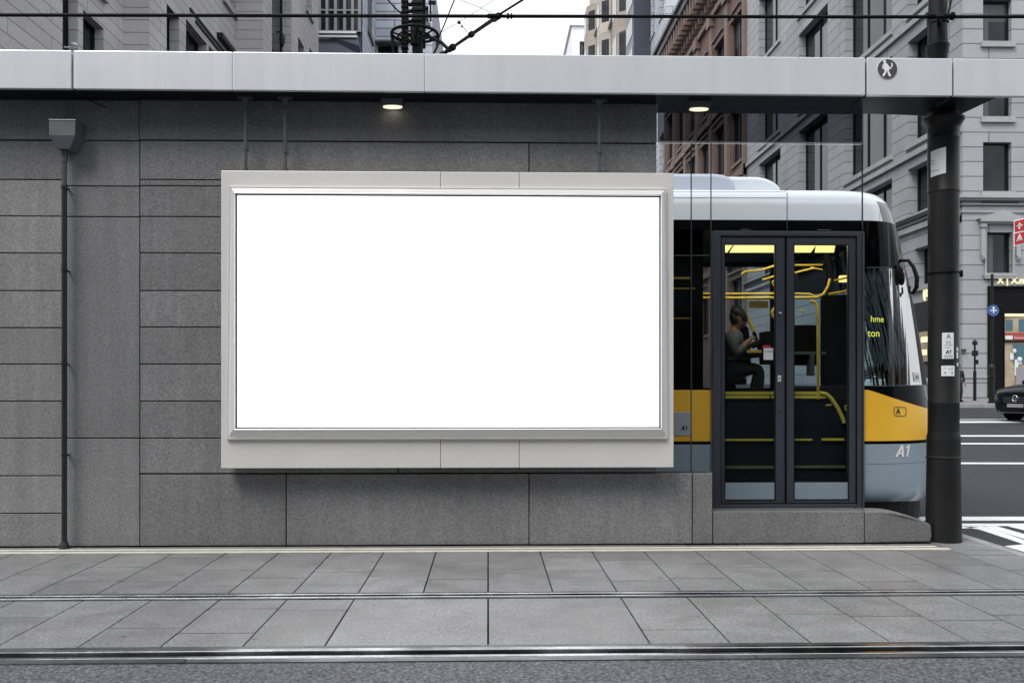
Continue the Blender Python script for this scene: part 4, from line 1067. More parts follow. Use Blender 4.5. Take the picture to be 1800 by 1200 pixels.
class Gr:
    def __init__(s): s.v = []; s.e = []; s.r = []
    def p(s, co, r, par=None):
        s.v.append(Vector(co)); s.r.append(r)
        if par is not None: s.e.append((par, len(s.v) - 1))
        return len(s.v) - 1
def person(label, J, fwd, cols_, group=None, base=None, hat=False, ks=1.0):
    global RS
    RS = ks
    """J: pelvis, chest, neck, head, and (shoulder, elbow, wrist) / (hip, knee, ankle, toe) for both sides"""
    t = thing('person', label, 'person', base or J['pelvis'], group)
    f = Vector(fwd).normalized(); up = Vector((0, 0, 1)); side = f.cross(up).normalized()
    g = Gr(); pe = g.p(J['pelvis'], .105); wa = g.p(J['pelvis'].lerp(J['chest'], .5), .10, pe); ch = g.p(J['chest'], .125, wa); nk = g.p(J['neck'], .052, ch)
    hd_ = J['head']; hu = (hd_ - J['neck']).normalized()
    h1 = g.p(J['neck'].lerp(hd_, .45) + f * .018 * ks, .060, nk); h2 = g.p(hd_ + f * .008 * ks, .081, h1); h3 = g.p(hd_ + hu * .07 * ks - f * .008 * ks, .075, h2)
    g.p(hd_ + (f * .100 - hu * .012) * ks, .013, h2)
    for s_ in (1, -1): g.p(hd_ + (side * .088 * s_ - f * .01) * ks, .016, h2)
    for s_ in ('l', 'r'):
        sh, el, wr = J['arm_' + s_]; a0 = g.p(sh, .055, ch); a1 = g.p(el, .042, a0); a2 = g.p(wr, .028, a1)
        dr = (wr - el).normalized(); palm = g.p(wr + dr * .06, .030, a2); cr = dr.cross(up).normalized()
        if cr.length < .1: cr = side
        for k, (o_, l_) in enumerate(((-.027, .062), (-.009, .075), (.009, .070), (.027, .052))):
            k0 = g.p(wr + dr * .092 + cr * o_, .009, palm); k1 = g.p(wr + dr * (.092 + l_ * .55) + cr * o_ - up * .008, .0085, k0); g.p(wr + dr * (.085 + l_) + cr * o_ - up * .026, .0075, k1)
        th_ = g.p(wr + dr * .045 + cr * .038 * (1 if s_ == 'l' else -1), .010, a2); g.p(wr + dr * .085 + cr * .052 * (1 if s_ == 'l' else -1), .008, th_)
        hp_, kn, an, to = J['leg_' + s_]; l0 = g.p(hp_, .085, pe); l1 = g.p(kn, .058, l0); l2 = g.p(an, .038, l1); g.p(to, .034, l2)
    skinned('body', g.v, g.e, g.r, cols_['skin'], t)
    g = Gr(); pe = g.p(J['pelvis'] + up * .0, .135); wa = g.p(J['pelvis'].lerp(J['chest'], .5), .13, pe); ch = g.p(J['chest'], .152, wa); g.p(J['neck'] - (J['neck'] - J['chest']) * .3, .068, ch)
    for s_ in ('l', 'r'):
        sh, el, wr = J['arm_' + s_]; a0 = g.p(sh, .072, ch); a1 = g.p(el, .056, a0); g.p(el.lerp(wr, .92), .042, a1)
    skinned('jumper' if not hat else 'coat', g.v, g.e, g.r, cols_['top'], t)
    g = Gr(); pe = g.p(J['pelvis'], .13)
    for s_ in ('l', 'r'):
        hp_, kn, an, to = J['leg_' + s_]; l0 = g.p(hp_, .102, pe); l1 = g.p(kn, .076, l0); g.p(kn.lerp(an, .94), .055, l1)
    skinned('trousers', g.v, g.e, g.r, cols_['legs'], t)
    b = MB()
    for s_ in ('l', 'r'):
        an, to = J['leg_' + s_][2], J['leg_' + s_][3]; b.tube([an - (to - an) * .3, an.lerp(to, .4), to + (to - an) * .15], [.05, .052, .035], 12)
    b.build('shoes', cols_['shoe'], t, smooth=60)
    rot = Matrix((side, f, up)).transposed()
    b = MB(); b.ball(hd_ + (hu * .038 - f * .018) * ks, .096 * ks, .106 * ks, .092 * ks, 20, 12, rot=rot); b.ball(hd_ - (f * .040 + hu * .020) * ks, .084 * ks, .068 * ks, .088 * ks, 16, 10, rot=rot)
    b.build('hair', cols_['hair'], t, smooth=60)
    for s_ in (1, -1):
        b = MB(); b.ball(hd_ + (side * .032 * s_ + f * .083 + hu * .012) * ks, .010 * ks, .006, .006, 8, 6, rot=rot); b.build('eye', M['ink'], t)
    b = MB(); b.ball(hd_ + (f * .080 - hu * .052) * ks, .022 * ks, .006, .006, 8, 6, rot=rot); b.build('mouth', M['red'], t)
    return t
# seated driver, facing right, looking down
yd = YT + .95
q = lambda px, py, dy=0: at(px, py, yd + dy)
J = dict(pelvis=q(1283, 648), chest=q(1289, 600), neck=q(1291, 578), head=q(1299, 560),
         arm_l=(q(1292, 593, .19), q(1296, 622, .22), q(1318, 608, .14)), arm_r=(q(1288, 592, -.19), q(1291, 624, -.22), q(1309, 606, -.17)),
         leg_l=(q(1288, 652, .1), q(1336, 646, .12), q(1330, 712, .12), q(1345, 716, .12)), leg_r=(q(1288, 652, -.1), q(1334, 648, -.12), q(1322, 716, -.12), q(1338, 719, -.12)))
person('seated tram driver in a grey jumper looking down behind the door glass', J, (1, -.22, -.45), dict(skin=M['skin'], top=M['sweater'], legs=M['trouser'], shoe=M['rubber'], hair=M['hair']), ks=.82)
b = MB(); b.box(ix(1268, yd), ix(1300, yd), yd - .24, yd + .24, at(1280, 676, yd).z, at(1280, 664, yd).z); b.hexa([at(1262, 676, yd - .23), at(1270, 676, yd - .23), at(1270, 676, yd + .23), at(1262, 676, yd + .23)], [at(1257, 590, yd - .23), at(1264, 590, yd - .23), at(1264, 590, yd + .23), at(1257, 590, yd + .23)])
b.box(ix(1278, yd), ix(1290, yd), yd - .1, yd + .1, .33, at(1280, 676, yd).z); b.build('driver_seat', M['seat'], tram, bevel=.02)
b = MB(); ys_ = yd + .45; b.hexa([at(1300, 660, ys_), at(1322, 660, ys_), at(1322, 660, ys_ + .1), at(1300, 660, ys_ + .1)], [at(1299, 572, ys_), at(1316, 572, ys_), at(1316, 572, ys_ + .1), at(1299, 572, ys_ + .1)]); b.build('passenger_seat', M['seat'], tram, bevel=.05, seg=4)
b = MB(); b.box(ix(1302, yd), ix(1330, yd), yd - .2, yd + .2, at(1310, 629, yd).z, at(1310, 620, yd).z); b.build('control_desk', M['interior'], tram, bevel=.01)
b = MB(); b.box(ix(1302, yd), ix(1327, yd), yd - .205, yd - .19, at(1310, 621, yd).z, at(1310, 616.5, yd).z); b.build('desk_edge', M['handrail'], tram)

# ------------------------------------------------------------------ buildings
def facade(bld, wallmb, P, s0, s1, z0, z1, ops, depth, fm='wframe', mull=(2, 1), side_back=None, sillm='grey_trim', fw=.09, lint=False):
    S_ = sorted({s0, s1, *[o[0] for o in ops], *[o[1] for o in ops]}); Z_ = sorted({z0, z1, *[o[2] for o in ops], *[o[3] for o in ops]})
    for a, c in zip(S_, S_[1:]):
        for e, g_ in zip(Z_, Z_[1:]):
            ms, mz_ = (a + c) / 2, (e + g_) / 2
            if any(o[0] < ms < o[1] and o[2] < mz_ < o[3] for o in ops): continue
            wallmb.quad(P(a, 0, e), P(c, 0, e), P(c, 0, g_), P(a, 0, g_))
    for o in ops:
        a, c, e, g_ = o[:4]; dd = depth; mu = o[4] if len(o) > 4 else mull
        wallmb.quad(P(a, 0, e), P(a, -dd, e), P(a, -dd, g_), P(a, 0, g_)); wallmb.quad(P(c, 0, e), P(c, -dd, e), P(c, -dd, g_), P(c, 0, g_))
        wallmb.quad(P(a, 0, e), P(c, 0, e), P(c, -dd, e), P(a, -dd, e)); wallmb.quad(P(a, 0, g_), P(c, 0, g_), P(c, -dd, g_), P(a, -dd, g_))
        bm_ = MB()
        def bx(sa, sb, za_, zb2, d0, d1): bm_.hexa([P(sa, d0, za_), P(sb, d0, za_), P(sb, d1, za_), P(sa, d1, za_)], [P(sa, d0, zb2), P(sb, d0, zb2), P(sb, d1, zb2), P(sa, d1, zb2)])
        d0, d1 = -dd + .01, -dd + .13; k = fw * (1 if (c - a) > 1.6 else .7)
        bx(a + .01, a + k, e + .01, g_ - .01, d0, d1); bx(c - k, c - .01, e + .01, g_ - .01, d0, d1); bx(a + k, c - k, e + .01, e + k, d0, d1); bx(a + k, c - k, g_ - k, g_ - .01, d0, d1)
        for i in range(1, mu[0]): s_ = a + (c - a) * i / mu[0]; bx(s_ - k * .5, s_ + k * .5, e + k, g_ - k, d0, d1 - .005)
        for i in range(1, mu[1]): zz = e + (g_ - e) * (.30 if mu[1] == 2 else i / mu[1]); bx(a + k, c - k, zz - k * .4, zz + k * .4, d0, d1 - .01)
        wo = bm_.build('window', M[fm], bld)
        pb = MB(); pb.hexa([P(a + .02, d0 + .03, e + .02), P(c - .02, d0 + .03, e + .02), P(c - .02, d0 + .05, e + .02), P(a + .02, d0 + .05, e + .02)], [P(a + .02, d0 + .03, g_ - .02), P(c - .02, d0 + .03, g_ - .02), P(c - .02, d0 + .05, g_ - .02), P(a + .02, d0 + .05, g_ - .02)])
        pb.build('pane', M['pane'], wo)
        if sillm:
            bm_ = MB(); bx(a - .12, c + .12, e - .22, e + .02, -dd + .15, .14)
            bm_.build('sill', M[sillm], wo)
            if lint: bm_ = MB(); bx(a - .2, c + .2, g_ - .01, g_ + .45, -.02, .22); bx(a - .35, c + .35, g_ + .45, g_ + .62, -.02, .42); bm_.build('lintel', M['brown_trim'], wo)
def Pright(c): return lambda s, d, z: (c - d, s, z)
def Pleft(c): return lambda s, d, z: (c + d, s, z)
def Pfront(Y): return lambda s, d, z: (s, Y - d, z)
def bandbox(bm_, P, s0, s1, z0, z1, d0, d1):
    bm_.hexa([P(s0, d0, z0), P(s1, d0, z0), P(s1, d1, z0), P(s0, d1, z0)], [P(s0, d0, z1), P(s1, d0, z1), P(s1, d1, z1), P(s0, d1, z1)])

# --- corner building on the right
XC = PX(1692, YB); GB = gz(YB) + .1
def ry(px): return PYX(px, XC)
cb = thing('corner_building', 'pale stone corner building with deep windows and a black shopfront', 'building', (XC + 5, YB + 10, GB))
PR = Pright(XC); PFt = Pfront(YB); ZTOP = 33.0
b = MB()
cols4 = [(ry(1372), ry(1334)), (ry(1455), ry(1404)), (ry(1568), ry(1485)), (ry(1636), ry(1596))]
ops = []
for i, (a, c) in enumerate(cols4):
    for z0, z1 in ((9.4, 11.75), (12.9, 18.0), (19.25, 24.4), (25.6, 30.5)): ops.append((a, c, z0, z1, (3 if i == 2 else 2, 1)))
ops.append((ry(1640), ry(1608), 5.9, 7.75, (2, 1)))
SY1 = ry(1313)
facade(cb, b, PR, YB + .0, SY1, GB, ZTOP, ops, .6)
fx = lambda px: PX(px, YB); fz = lambda py: ZZ(py, fx(1750), YB)
opf = [(fx(1728), fx(1778), fz(y1), fz(y0), (1, 1)) for y0, y1 in ((250, 338), (137, 207), (0, 75), (-135, -60))] + [(fx(1733), fx(1779), fz(481), fz(408), (1, 1))]
opf += [(fx(1850), fx(1900), fz(y1), fz(y0), (1, 1)) for y0, y1 in ((250, 338), (137, 207), (0, 75))]
shx0 = fx(1735)
facade(cb, b, PFt, XC, XC + 16, GB, ZTOP, opf + [], .35)
b.box(XC + .66, XC + 16, YB + .42, SY1, GB, ZTOP)
b.build('wall', M['limestone'], cb)
# cornices
b = MB()
def cor(z0, z1, d):
    bandbox(b, PFt, XC - d, XC + 16, z0, z1, -.05, d); bandbox(b, PR, YB + .05, SY1 - .02, z0, z1, -.05, d)
cor(fz(350), fz(346), .32); cor(fz(353.5), fz(350.2), .2); cor(fz(361), fz(358.5), .10); cor(fz(374), fz(371), .07)
b.build('cornice', M['grey_trim'], cb)
b = MB()
for k in range(26): x = fx(1726 + k * 2.5); b.box(x, x + .035, YB - .075, YB - .005, fz(357.5), fz(354.5))
b.build('carved_band', M['dark_trim'], cb)
# string courses on the street side
b = MB()
for z in (8.6, 12.2, 18.55): bandbox(b, PR, YB + .1, SY1 - .03, z, z + .25, -.04, .15)
b.build('string_course', M['grey_trim'], cb)
# pediment window surround
b = MB()
def fb(px0, px1, py0, py1, d0, d1): b.box(fx(px0), fx(px1), YB - d1, YB - d0, fz(py1), fz(py0))
fb(1719, 1795, 386, 391, -.02, .28); fb(1722, 1792, 391, 394, -.02, .18)
b.prism([(1716, 386), (1796, 386), (1758, 370)], lambda x, y: (fx(x), YB - .26, fz(y)), lambda x, y: (fx(x), YB + .02, fz(y)))
for s_ in (1, -1):
    x = 1757 + s_ * 31; fb(x - 5, x + 5, 394, 400, -.02, .2); fb(x - 3.5, x + 3.5, 400, 450, -.02, .14); fb(x - 2.5, x + 2.5, 450, 454, -.02, .2)
    b.ball((fx(x), YB - .1, fz(455)), .08, .08, .09, 10, 6)
fb(1730, 1733, 405, 483, -.02, .08); fb(1779, 1782, 405, 483, -.02, .08); fb(1727, 1785, 482, 486, -.02, .16)
b.build('pediment', M['grey_trim'], cb)
# shopfront (frontal)
b = MB(); fb(1735.5, 1950, 506, 551, -.02, .10); fb(1735.5, 1762, 551, 698, -.02, .07); fb(1762, 1950, 683, 697, -.02, .08); fb(1735.5, 1950, 503, 506, -.02, .22); fb(1762, 1764, 551, 683, -.02, .1)
b.build('shopfront', M['shop'], cb)
text('X | X.me', .40, (fx(1752), YB - .04, fz(493.5)), M['signyellow'], cb, 'shop_sign', extrude=.02, bold=.006, align='LEFT')
b = MB(); fb(1764, 1950, 552, 683, .012, .03); b.build('display_back', M['shopwarm'], cb)
b = MB(); fb(1764, 1950, 551.5, 556, .03, .09); b.build('lit_header', M['shopglow'], cb)
b = MB(); fb(1764.5, 1950, 592, 595, .032, .09); fb(1764.5, 1950, 585, 588, .032, .06); fb(1778, 1950, 590, 597, .091, .10); b.build('red_banner', M['red'], cb)
text('Klaasen e.m.', .15, (fx(1795), YB - .11, fz(593.5)), M['paper'], cb, 'banner_lettering')
b = MB(); fb(1767, 1779, 562, 581, .032, .05); fb(1790, 1805, 561, 583, .032, .05); fb(1780, 1810, 605, 640, .032, .05); build_each(b, 'poster', M['teal'], cb)
b = MB(); fb(1765, 1779, 590, 596.5, .091, .10); fb(1782, 1788, 632, 660, .05, .09); fb(1788, 1794, 628, 640, .05, .1); fb(1774, 1780, 620, 632, .05, .08); b.ball((fx(1790), YB - .1, fz(632)), .1, .08, .12); b.ball((fx(1781), YB - .1, fz(617)), .08, .06, .1); build_each(b, 'display_goods', M['paper'], cb)
b = MB(); fb(1784, 1810, 645, 676, .05, .10); b.build('display_plinth', M['inkgrey'], cb)
b = MB(); fb(1764, 1950, 598, 602, .03, .1); fb(1812, 1814, 552, 683, .03, .1); b.build('shop_window_bar', M['wframe'], cb)
# shop on the street side
b = MB(); bandbox(b, PR, YB + .3, YB + 9, GB, 5.1, -.05, .08); b.build('side_shopfront', M['shop'], cb)
b = MB(); bandbox(b, PR, ry(1634), ry(1616), 2.3, 3.7, .081, .1); b.build('side_shop_window', M['shopwarm'], cb)
b = MB(); bandbox(b, PR, ry(1634), ry(1623), 3.2, 3.45, .101, .12); bandbox(b, PR, ry(1633), ry(1624), 2.6, 2.85, .101, .12); b.build('side_shop_light', M['signyellow'], cb)
b = MB(); b.ball((XC - .3, ry(1633), 1.9), .12, .3, .3, 12, 8); b.build('side_shop_lamp', M['red'], cb)
text('(B', .75, (XC - .05, ry(1630), 5.55), M['signyellow'], cb, 'side_sign', normal=(-1, 0, 0), extrude=.03)
b = MB(); fb(1692, 1735, 662, 664, -.02, .05); b.build('plinth_line', M['grey_trim'], cb)
b = MB(); fb(1689, 1696, 613.5, 618, .01, .12); b.build('wall_box', M['ink'], cb)

# --- red brick building
def row_building(name, label, px0, px1, ztop, wallm, rows, ncol, wfrac, depth, fm='wframe', mull=(2, 1), lint=False, sill='grey_trim', off=0.0, xoff=0.0):
    Y0, Y1 = ry(px0), ry(px1); t = thing(name, label, 'building', (XC + 6, (Y0 + Y1) / 2, 0)); X_ = XC + xoff
    P = Pright(X_); b = MB(); ops = []
    st = (Y1 - Y0) / ncol
    for i in range(ncol):
        m_ = Y0 + st * (i + .5)
        for z0, z1 in rows: ops.append((m_ - st * wfrac / 2, m_ + st * wfrac / 2, z0, z1, mull))
    facade(t, b, P, Y0 + .01, Y1, 0, ztop, ops, depth, fm, mull, sillm=sill, fw=.14, lint=lint)
    b.box(X_ + depth + .06, X_ + 18, Y0 + .02, Y1, 0, ztop); b.quad((X_, Y0 + .012, 0), (X_ + depth + .06, Y0 + .012, 0), (X_ + depth + .06, Y0 + .012, ztop), (X_, Y0 + .012, ztop))
    b.quad((X_, Y0 + .01, ztop), (X_ + 2, Y0 + .01, ztop), (X_ + 2, Y1, ztop), (X_, Y1, ztop))
    b.build('wall', M[wallm], t)
    return t, P, Y0, Y1
rb_, PB, Y0, Y1 = row_building('brick_building', 'red brown brick building with a bracketed cornice beyond the pale corner building', 1313, 1171, 36.4, 'brick_red',
                               [(6, 10.0), (12.6, 17.2), (19.6, 24.0), (26.6, 31.6)], 6, .56, .32, lint=True, sill='brown_trim')
b = MB(); bandbox(b, PB, Y0 - .1, Y1 + .1, 38.2, 38.9, -1, 1.5); bandbox(b, PB, Y0, Y1, 37.2, 38.2, -1, .9); bandbox(b, PB, Y0, Y1, 36.4, 37.2, -1, .35); bandbox(b, PB, Y0, Y1, 38.9, 39.3, -1, 1.8)
b.build('cornice', M['dark_trim'], rb_)
b = MB(); n = 26
for i in range(n): y = Y0 + (Y1 - Y0) * (i + .5) / n; bandbox(b, PB, y - .22, y + .22, 36.6, 38.2, .3, 1.35); bandbox(b, PB, y - .15, y + .15, 35.7, 36.5, .02, .5)
build_each(b, 'modillion', M['brown_trim'], rb_)
st = (Y1 - Y0) / 6
for i in range(7):
    y = Y0 + st * i; b = MB(); a_, c_ = max(Y0 + .05, y - .5), min(Y1, y + .5)
    bandbox(b, PB, a_, c_, 4, 34.0, -.05, .28); bandbox(b, PB, a_ - .15 if i else a_, c_ + .15, 33.9, 35.0, -.05, .5); bandbox(b, PB, a_ - .1 if i else a_, c_ + .1, 18.0, 18.9, -.05, .42); bandbox(b, PB, a_ - .1 if i else a_, c_ + .1, 25.0, 25.9, -.05, .42)
    b.build('pilaster', M['brown_trim'], rb_)
b = MB()
for z in (11.2, 18.2, 25.2, 34.6): bandbox(b, PB, Y0 + .06, Y1, z, z + .5, -.04, .35)
b.build('string_course', M['brown_trim'], rb_)
# --- pale blue building, taller
pb_, PPB, Y0, Y1 = row_building('pale_blue_building', 'tall pale blue clad building rising above the brick cornice', 1171, 1128, 60, 'limestone_blue', [(14, 20), (24, 31), (35, 42), (45, 52)], 3, .5, .8, mull=(3, 2), fm='wframelight')
b = MB(); ymid = Y1 - 7
bandbox(b, PPB, ymid, Y1 - .5, 33, 60, -.1, 2.2); b.build('bay', M['bluepanel'], pb_)
b = MB()
for z in (34, 38, 42, 46, 50): bandbox(b, PPB, ymid + .6, Y1 - 1.2, z, z + 2.4, 2.2, 2.26)
build_each(b, 'bay_glazing', M['pane'], pb_)
# --- cream buildings further away
for px0, px1, zt_, lab, wm, nc in ((1128, 1086, 72, 'narrow cream building just beyond the tall pale blue one', 'cream_stone', 4), (1086, 1060, 76, 'tan stone building between the cream one and the farthest one', 'tan_stone', 3), (1060, 1036, 80, 'farthest grey cream building at the street end with bay windows', 'cream_stone', 3)):
    t, P, Y0, Y1 = row_building('street_building', lab, px0, px1, zt_, wm, [(16 + 6.6 * k, 20.4 + 6.6 * k) for k in range(8)], nc, .5, .8, sill='grey_trim', mull=(2, 2))
    b = MB()
    for k in range(8): bandbox(b, P, Y0, Y1, 21.6 + 6.6 * k, 22.1 + 6.6 * k, -.1, .5)
    b.build('string_course', M['grey_trim'], t)
    b = MB(); wd_ = (Y1 - Y0) * .3; c_ = Y0 + (Y1 - Y0) * .62
    b.prism([(c_ - wd_ * .6, 0), (c_ - wd_ * .35, 1.7), (c_ + wd_ * .35, 1.7), (c_ + wd_ * .6, 0)], lambda s, d: (XC - d, s, 20), lambda s, d: (XC - d, s, zt_ - 6)); b.build('bay', M['tan_stone'] if wm != 'tan_stone' else M['cream_stone'], t)
    b = MB()
    for k in range(8):
        z = 23 + 6.6 * k
        if z + 4 < zt_ - 6:
            b.hexa([(XC - 1.72, c_ - wd_ * .28, z), (XC - 1.75, c_ - wd_ * .28, z), (XC - 1.75, c_ + wd_ * .28, z), (XC - 1.72, c_ + wd_ * .28, z)], [(XC - 1.72, c_ - wd_ * .28, z + 3.6), (XC - 1.75, c_ - wd_ * .28, z + 3.6), (XC - 1.75, c_ + wd_ * .28, z + 3.6), (XC - 1.72, c_ + wd_ * .28, z + 3.6)])
            y0_, y1_ = c_ - wd_ * .56, c_ - wd_ * .39
            b.hexa([(XC - .3, y0_, z), (XC - .34, y0_ - .04, z), (XC - 1.42, y1_ - .04, z), (XC - 1.38, y1_, z)], [(XC - .3, y0_, z + 3.6), (XC - .34, y0_ - .04, z + 3.6), (XC - 1.42, y1_ - .04, z + 3.6), (XC - 1.38, y1_, z + 3.6)])
    build_each(b, 'bay_glazing', M['pane'], t)
Yw = 240.0
wt = thing('white_tower', 'plain white building with one dark window far down the street', 'building', (PX(1020, Yw), Yw, 0))
x0, x1 = PX(1005, Yw), PX(1060, Yw); zt_ = ZZ(46, x0, Yw)
b = MB(); facade(wt, b, Pfront(Yw), x0, x1, 0, zt_, [(PX(1019, Yw), PX(1034, Yw), ZZ(104, x0, Yw), ZZ(73, x0, Yw))], .8, sillm=None, fw=.3)
b.box(x0 - .0, x1, Yw + .9, Yw + 40, 0, zt_); b.quad((x0, Yw, 0), (x0, Yw + .9, 0), (x0, Yw + .9, zt_), (x0, Yw, zt_)); b.quad((x0, Yw, zt_), (x1, Yw, zt_), (x1, Yw + .9, zt_), (x0, Yw + .9, zt_)); b.build('wall', M['white_wall'], wt)
b = MB(); b.box(x0 - .5, x1, Yw - .5, Yw + 40, zt_, zt_ + 1.2); b.build('parapet', M['white_wall'], wt)

# --- left stone building (stepped street front)
lb = thing('stone_building', 'stepped grey brown stone building above the downpipe end of the canopy', 'building', (-14, 34, 0))
XA, XB, XCc = -12.9, -12.0, -10.7
def ly(px, X): return PYX(px, X)
ZL = 30
b = MB()
def lz(py, px, X): return ZZ(py, X, ly(px, X))
Ya1 = ly(262, XB)
o1 = [(ly(110, XA), ly(137, XA), 4, 19, (1, 4)), (ly(146, XA), ly(182, XA), 4, lz(28, 160, XA) , (2, 2)), (ly(146, XA), ly(182, XA), lz(22, 160, XA) + 1.0, 19, (2, 1))]
o1 = [(ly(110, XA), ly(137, XA), 4, 19, (1, 4)), (ly(146, XA), ly(182, XA), 4, lz(30, 160, XA), (2, 2)), (ly(146, XA), ly(182, XA), lz(30, 160, XA) + 1.1, 21, (2, 2))]
facade(lb, b, Pleft(XA), 14, Ya1, 0, ZL, o1, .42)
b.quad((XA, Ya1, 0), (XB, Ya1, 0), (XB, Ya1, ZL), (XA, Ya1, ZL))
Yb1 = ly(462, XCc)
zt5 = lz(33, 327, XB)
o2 = [(ly(293, XB), ly(315, XB), 4, lz(7, 293, XB), (1, 3)), (ly(327, XB), ly(364, XB), 8, zt5, (2, 2)), (ly(392, XB), ly(415, XB), lz(26, 413, XB), 28, (1, 2)), (ly(367, XB), ly(390, XB), 8, lz(80, 367, XB), (2, 1)),
      (ly(327, XB), ly(364, XB), zt5 + 2.6, 27, (2, 1))]
facade(lb, b, Pleft(XB), Ya1, Yb1, 0, ZL, o2, .5)
b.quad((XB, Yb1, 0), (XCc, Yb1, 0), (XCc, Yb1, ZL), (XB, Yb1, ZL))
Yc1 = ly(560, XCc)
o3 = [(ly(478, XCc), ly(512, XCc), 8, 24, (1, 3)), (ly(524, XCc), ly(535, XCc), 8, lz(64, 524, XCc), (1, 1)), (ly(544, XCc), ly(552, XCc), 8, lz(83, 544, XCc), (1, 1)), (ly(538, XCc), ly(548, XCc), lz(18, 540, XCc), 28, (1, 1))]
facade(lb, b, Pleft(XCc), Yb1, Yc1, 0, ZL, o3, .6)
b.box(-30, XA - .5, 14, Ya1, 0, ZL); b.box(-30, XB - .58, Ya1 + .06, Yb1, 0, ZL); b.box(-30, XCc - .68, Yb1 + .06, Yc1, 0, ZL)
b.build('wall', M['left_stone'], lb)
b = MB()
for px0, px1, py, X in ((333, 408, 18, XB), (343, 405, 40, XB)):
    y0_, y1_ = ly(px0, X), ly(px1, X); z = lz(py, px0, X)
    bandbox(b, Pleft(X), y0_, y1_, z, z + .10, -.02, .06)
b.build('ledge_line', M['wframe'], lb)
b = MB(); y0_, y1_ = ly(381, XB), ly(407, XB); z = lz(62, 381, XB); bandbox(b, Pleft(XB), y0_, y1_, z - .1, z + .12, .0, .25); b.build('slim_awning', M['wframe'], lb)
p = Vector((XA + .25, ly(116, XA), lz(79, 116, XA)))
b = MB(); b.ball(p, .11, .11, .07, 14, 8); b.box(p.x - .3, p.x + .05, p.y - .03, p.y + .03, p.z - .10, p.z - .06); b.build('wall_lamp', M['paper'], lb, smooth=50)
b = MB(); p = Vector((XCc + .25, ly(487, XCc), lz(70, 487, XCc))); b.ball(p, .14, .14, .40, 12, 8); b.box(p.x - .3, p.x, p.y - .03, p.y + .03, p.z + .35, p.z + .42); b.build('wall_lantern', M['wframe'], lb, smooth=50)

# --- dark glazed bay building
YG = 62.0
gb = thing('glazed_building', 'dark blue glazed bay with a sloping awning beside the stone building', 'building', (PX(600, YG), YG, 0))
gx = lambda px: PX(px, YG); gzz = lambda py: ZZ(py, gx(600), YG)
b = MB(); b.box(gx(556), gx(634), YG + .2, YG + 14, 0, gzz(-120)); b.build('core', M['bluepanel'], gb)
b = MB()
for px in (562, 575, 590, 606, 620, 632): b.box(gx(px) - .09, gx(px) + .09, YG - .1, YG + .19, gzz(57), gzz(-120))
for py in (57, 20, -30): b.box(gx(561), gx(634), YG - .08, YG + .18, gzz(py), gzz(py - 2.5))
b.build('mullions', M['wframelight'], gb)
for a, c in ((562, 575), (575, 590), (590, 606), (606, 620), (620, 632)):
    b = MB(); b.box(gx(a) + .1, gx(c) - .1, YG + .05, YG + .12, gzz(56), gzz(-100)); b.build('pane', M['pane'], gb)
b = MB()
b.prism([(561, 60), (628, 60), (636, 92), (640, 110), (561, 110)], lambda x, y: (gx(x), YG - 1.2 if y > 70 else YG - .2, gzz(y)), lambda x, y: (gx(x), YG + .15, gzz(y))); b.build('awning', M['bluepanel'], gb)
b = MB(); b.box(gx(561), gx(627), YG - .35, YG - .21, gzz(62), gzz(58.5)); b.box(gx(561), gx(630), YG - .75, YG - .5, gzz(73), gzz(70)); b.build('awning_edge', M['white_wall'], gb)
# --- pale blue clad building
YK = 70.0
kb = thing('clad_building', 'pale blue horizontally clad building behind the catenary mast', 'building', (PX(700, YK), YK, 0))
kx = lambda px: PX(px, YK); kz = lambda py: ZZ(py, kx(680), YK)
XK = kx(661); XS = PX(636, YG + 1)
b = MB(); facade(kb, b, Pfront(YK), XK, kx(760), 0, kz(-60), [(kx(746), kx(753), kz(40), kz(10), (1, 1)), (kx(664), kx(700), kz(125), kz(79), (3, 1))], .5, sillm='dark_trim', fm='wframe')
facade(kb, b, Pleft(XK - .01), YG + .5, YK, 0, kz(-60), [(YG + 3.2, YG + 5.8, kz(95), kz(24), (1, 1))], .4, sillm='dark_trim')
b.box(XK - 9, kx(760) - .001, YK + .6, YK + 20, 0, kz(-60)); b.quad((kx(760), YK, 0), (kx(760), YK + .6, 0), (kx(760), YK + .6, kz(-60)), (kx(760), YK, kz(-60)))
b.build('wall', M['blue_clad'], kb)
b = MB(); b.box(kx(658), kx(709), YK - .8, YK - .02, kz(80), kz(77)); b.build('canopy_slab', M['dark_trim'], kb)

# --- unseen building added behind the viewer, darkens reflections and blocks sky light
ob = thing('unseen_opposite_building', 'unseen grey stone building added across the street to darken reflections and block sky light', 'building', (0, -16, 0))
b = MB(); ops = []
for k in range(-9, 10):
    for z0, z1 in ((1, 3.6), (5.2, 7.6), (9, 11.4), (13, 15.6)): ops.append((k * 3.2 - .8, k * 3.2 + .8, z0, z1))
def Pback(s, d, z): return (s, -16 + d, z)
wb = MB(); facade_ops = ops
S_ = sorted({-32.0, 32.0, *[o[0] for o in ops], *[o[1] for o in ops]}); Z_ = sorted({0, 18.0, *[o[2] for o in ops], *[o[3] for o in ops]})
gl = MB()
for a, c in zip(S_, S_[1:]):
    for e, g_ in zip(Z_, Z_[1:]):
        if any(o[0] < (a + c) / 2 < o[1] and o[2] < (e + g_) / 2 < o[3] for o in ops): gl.box(a, c, -16.4, -16.3, e, g_)
        else: wb.box(a, c, -16.6, -16, e, g_)
wb.build('wall', M['limestone'], ob); o = gl.build('window', M['pane'], ob)

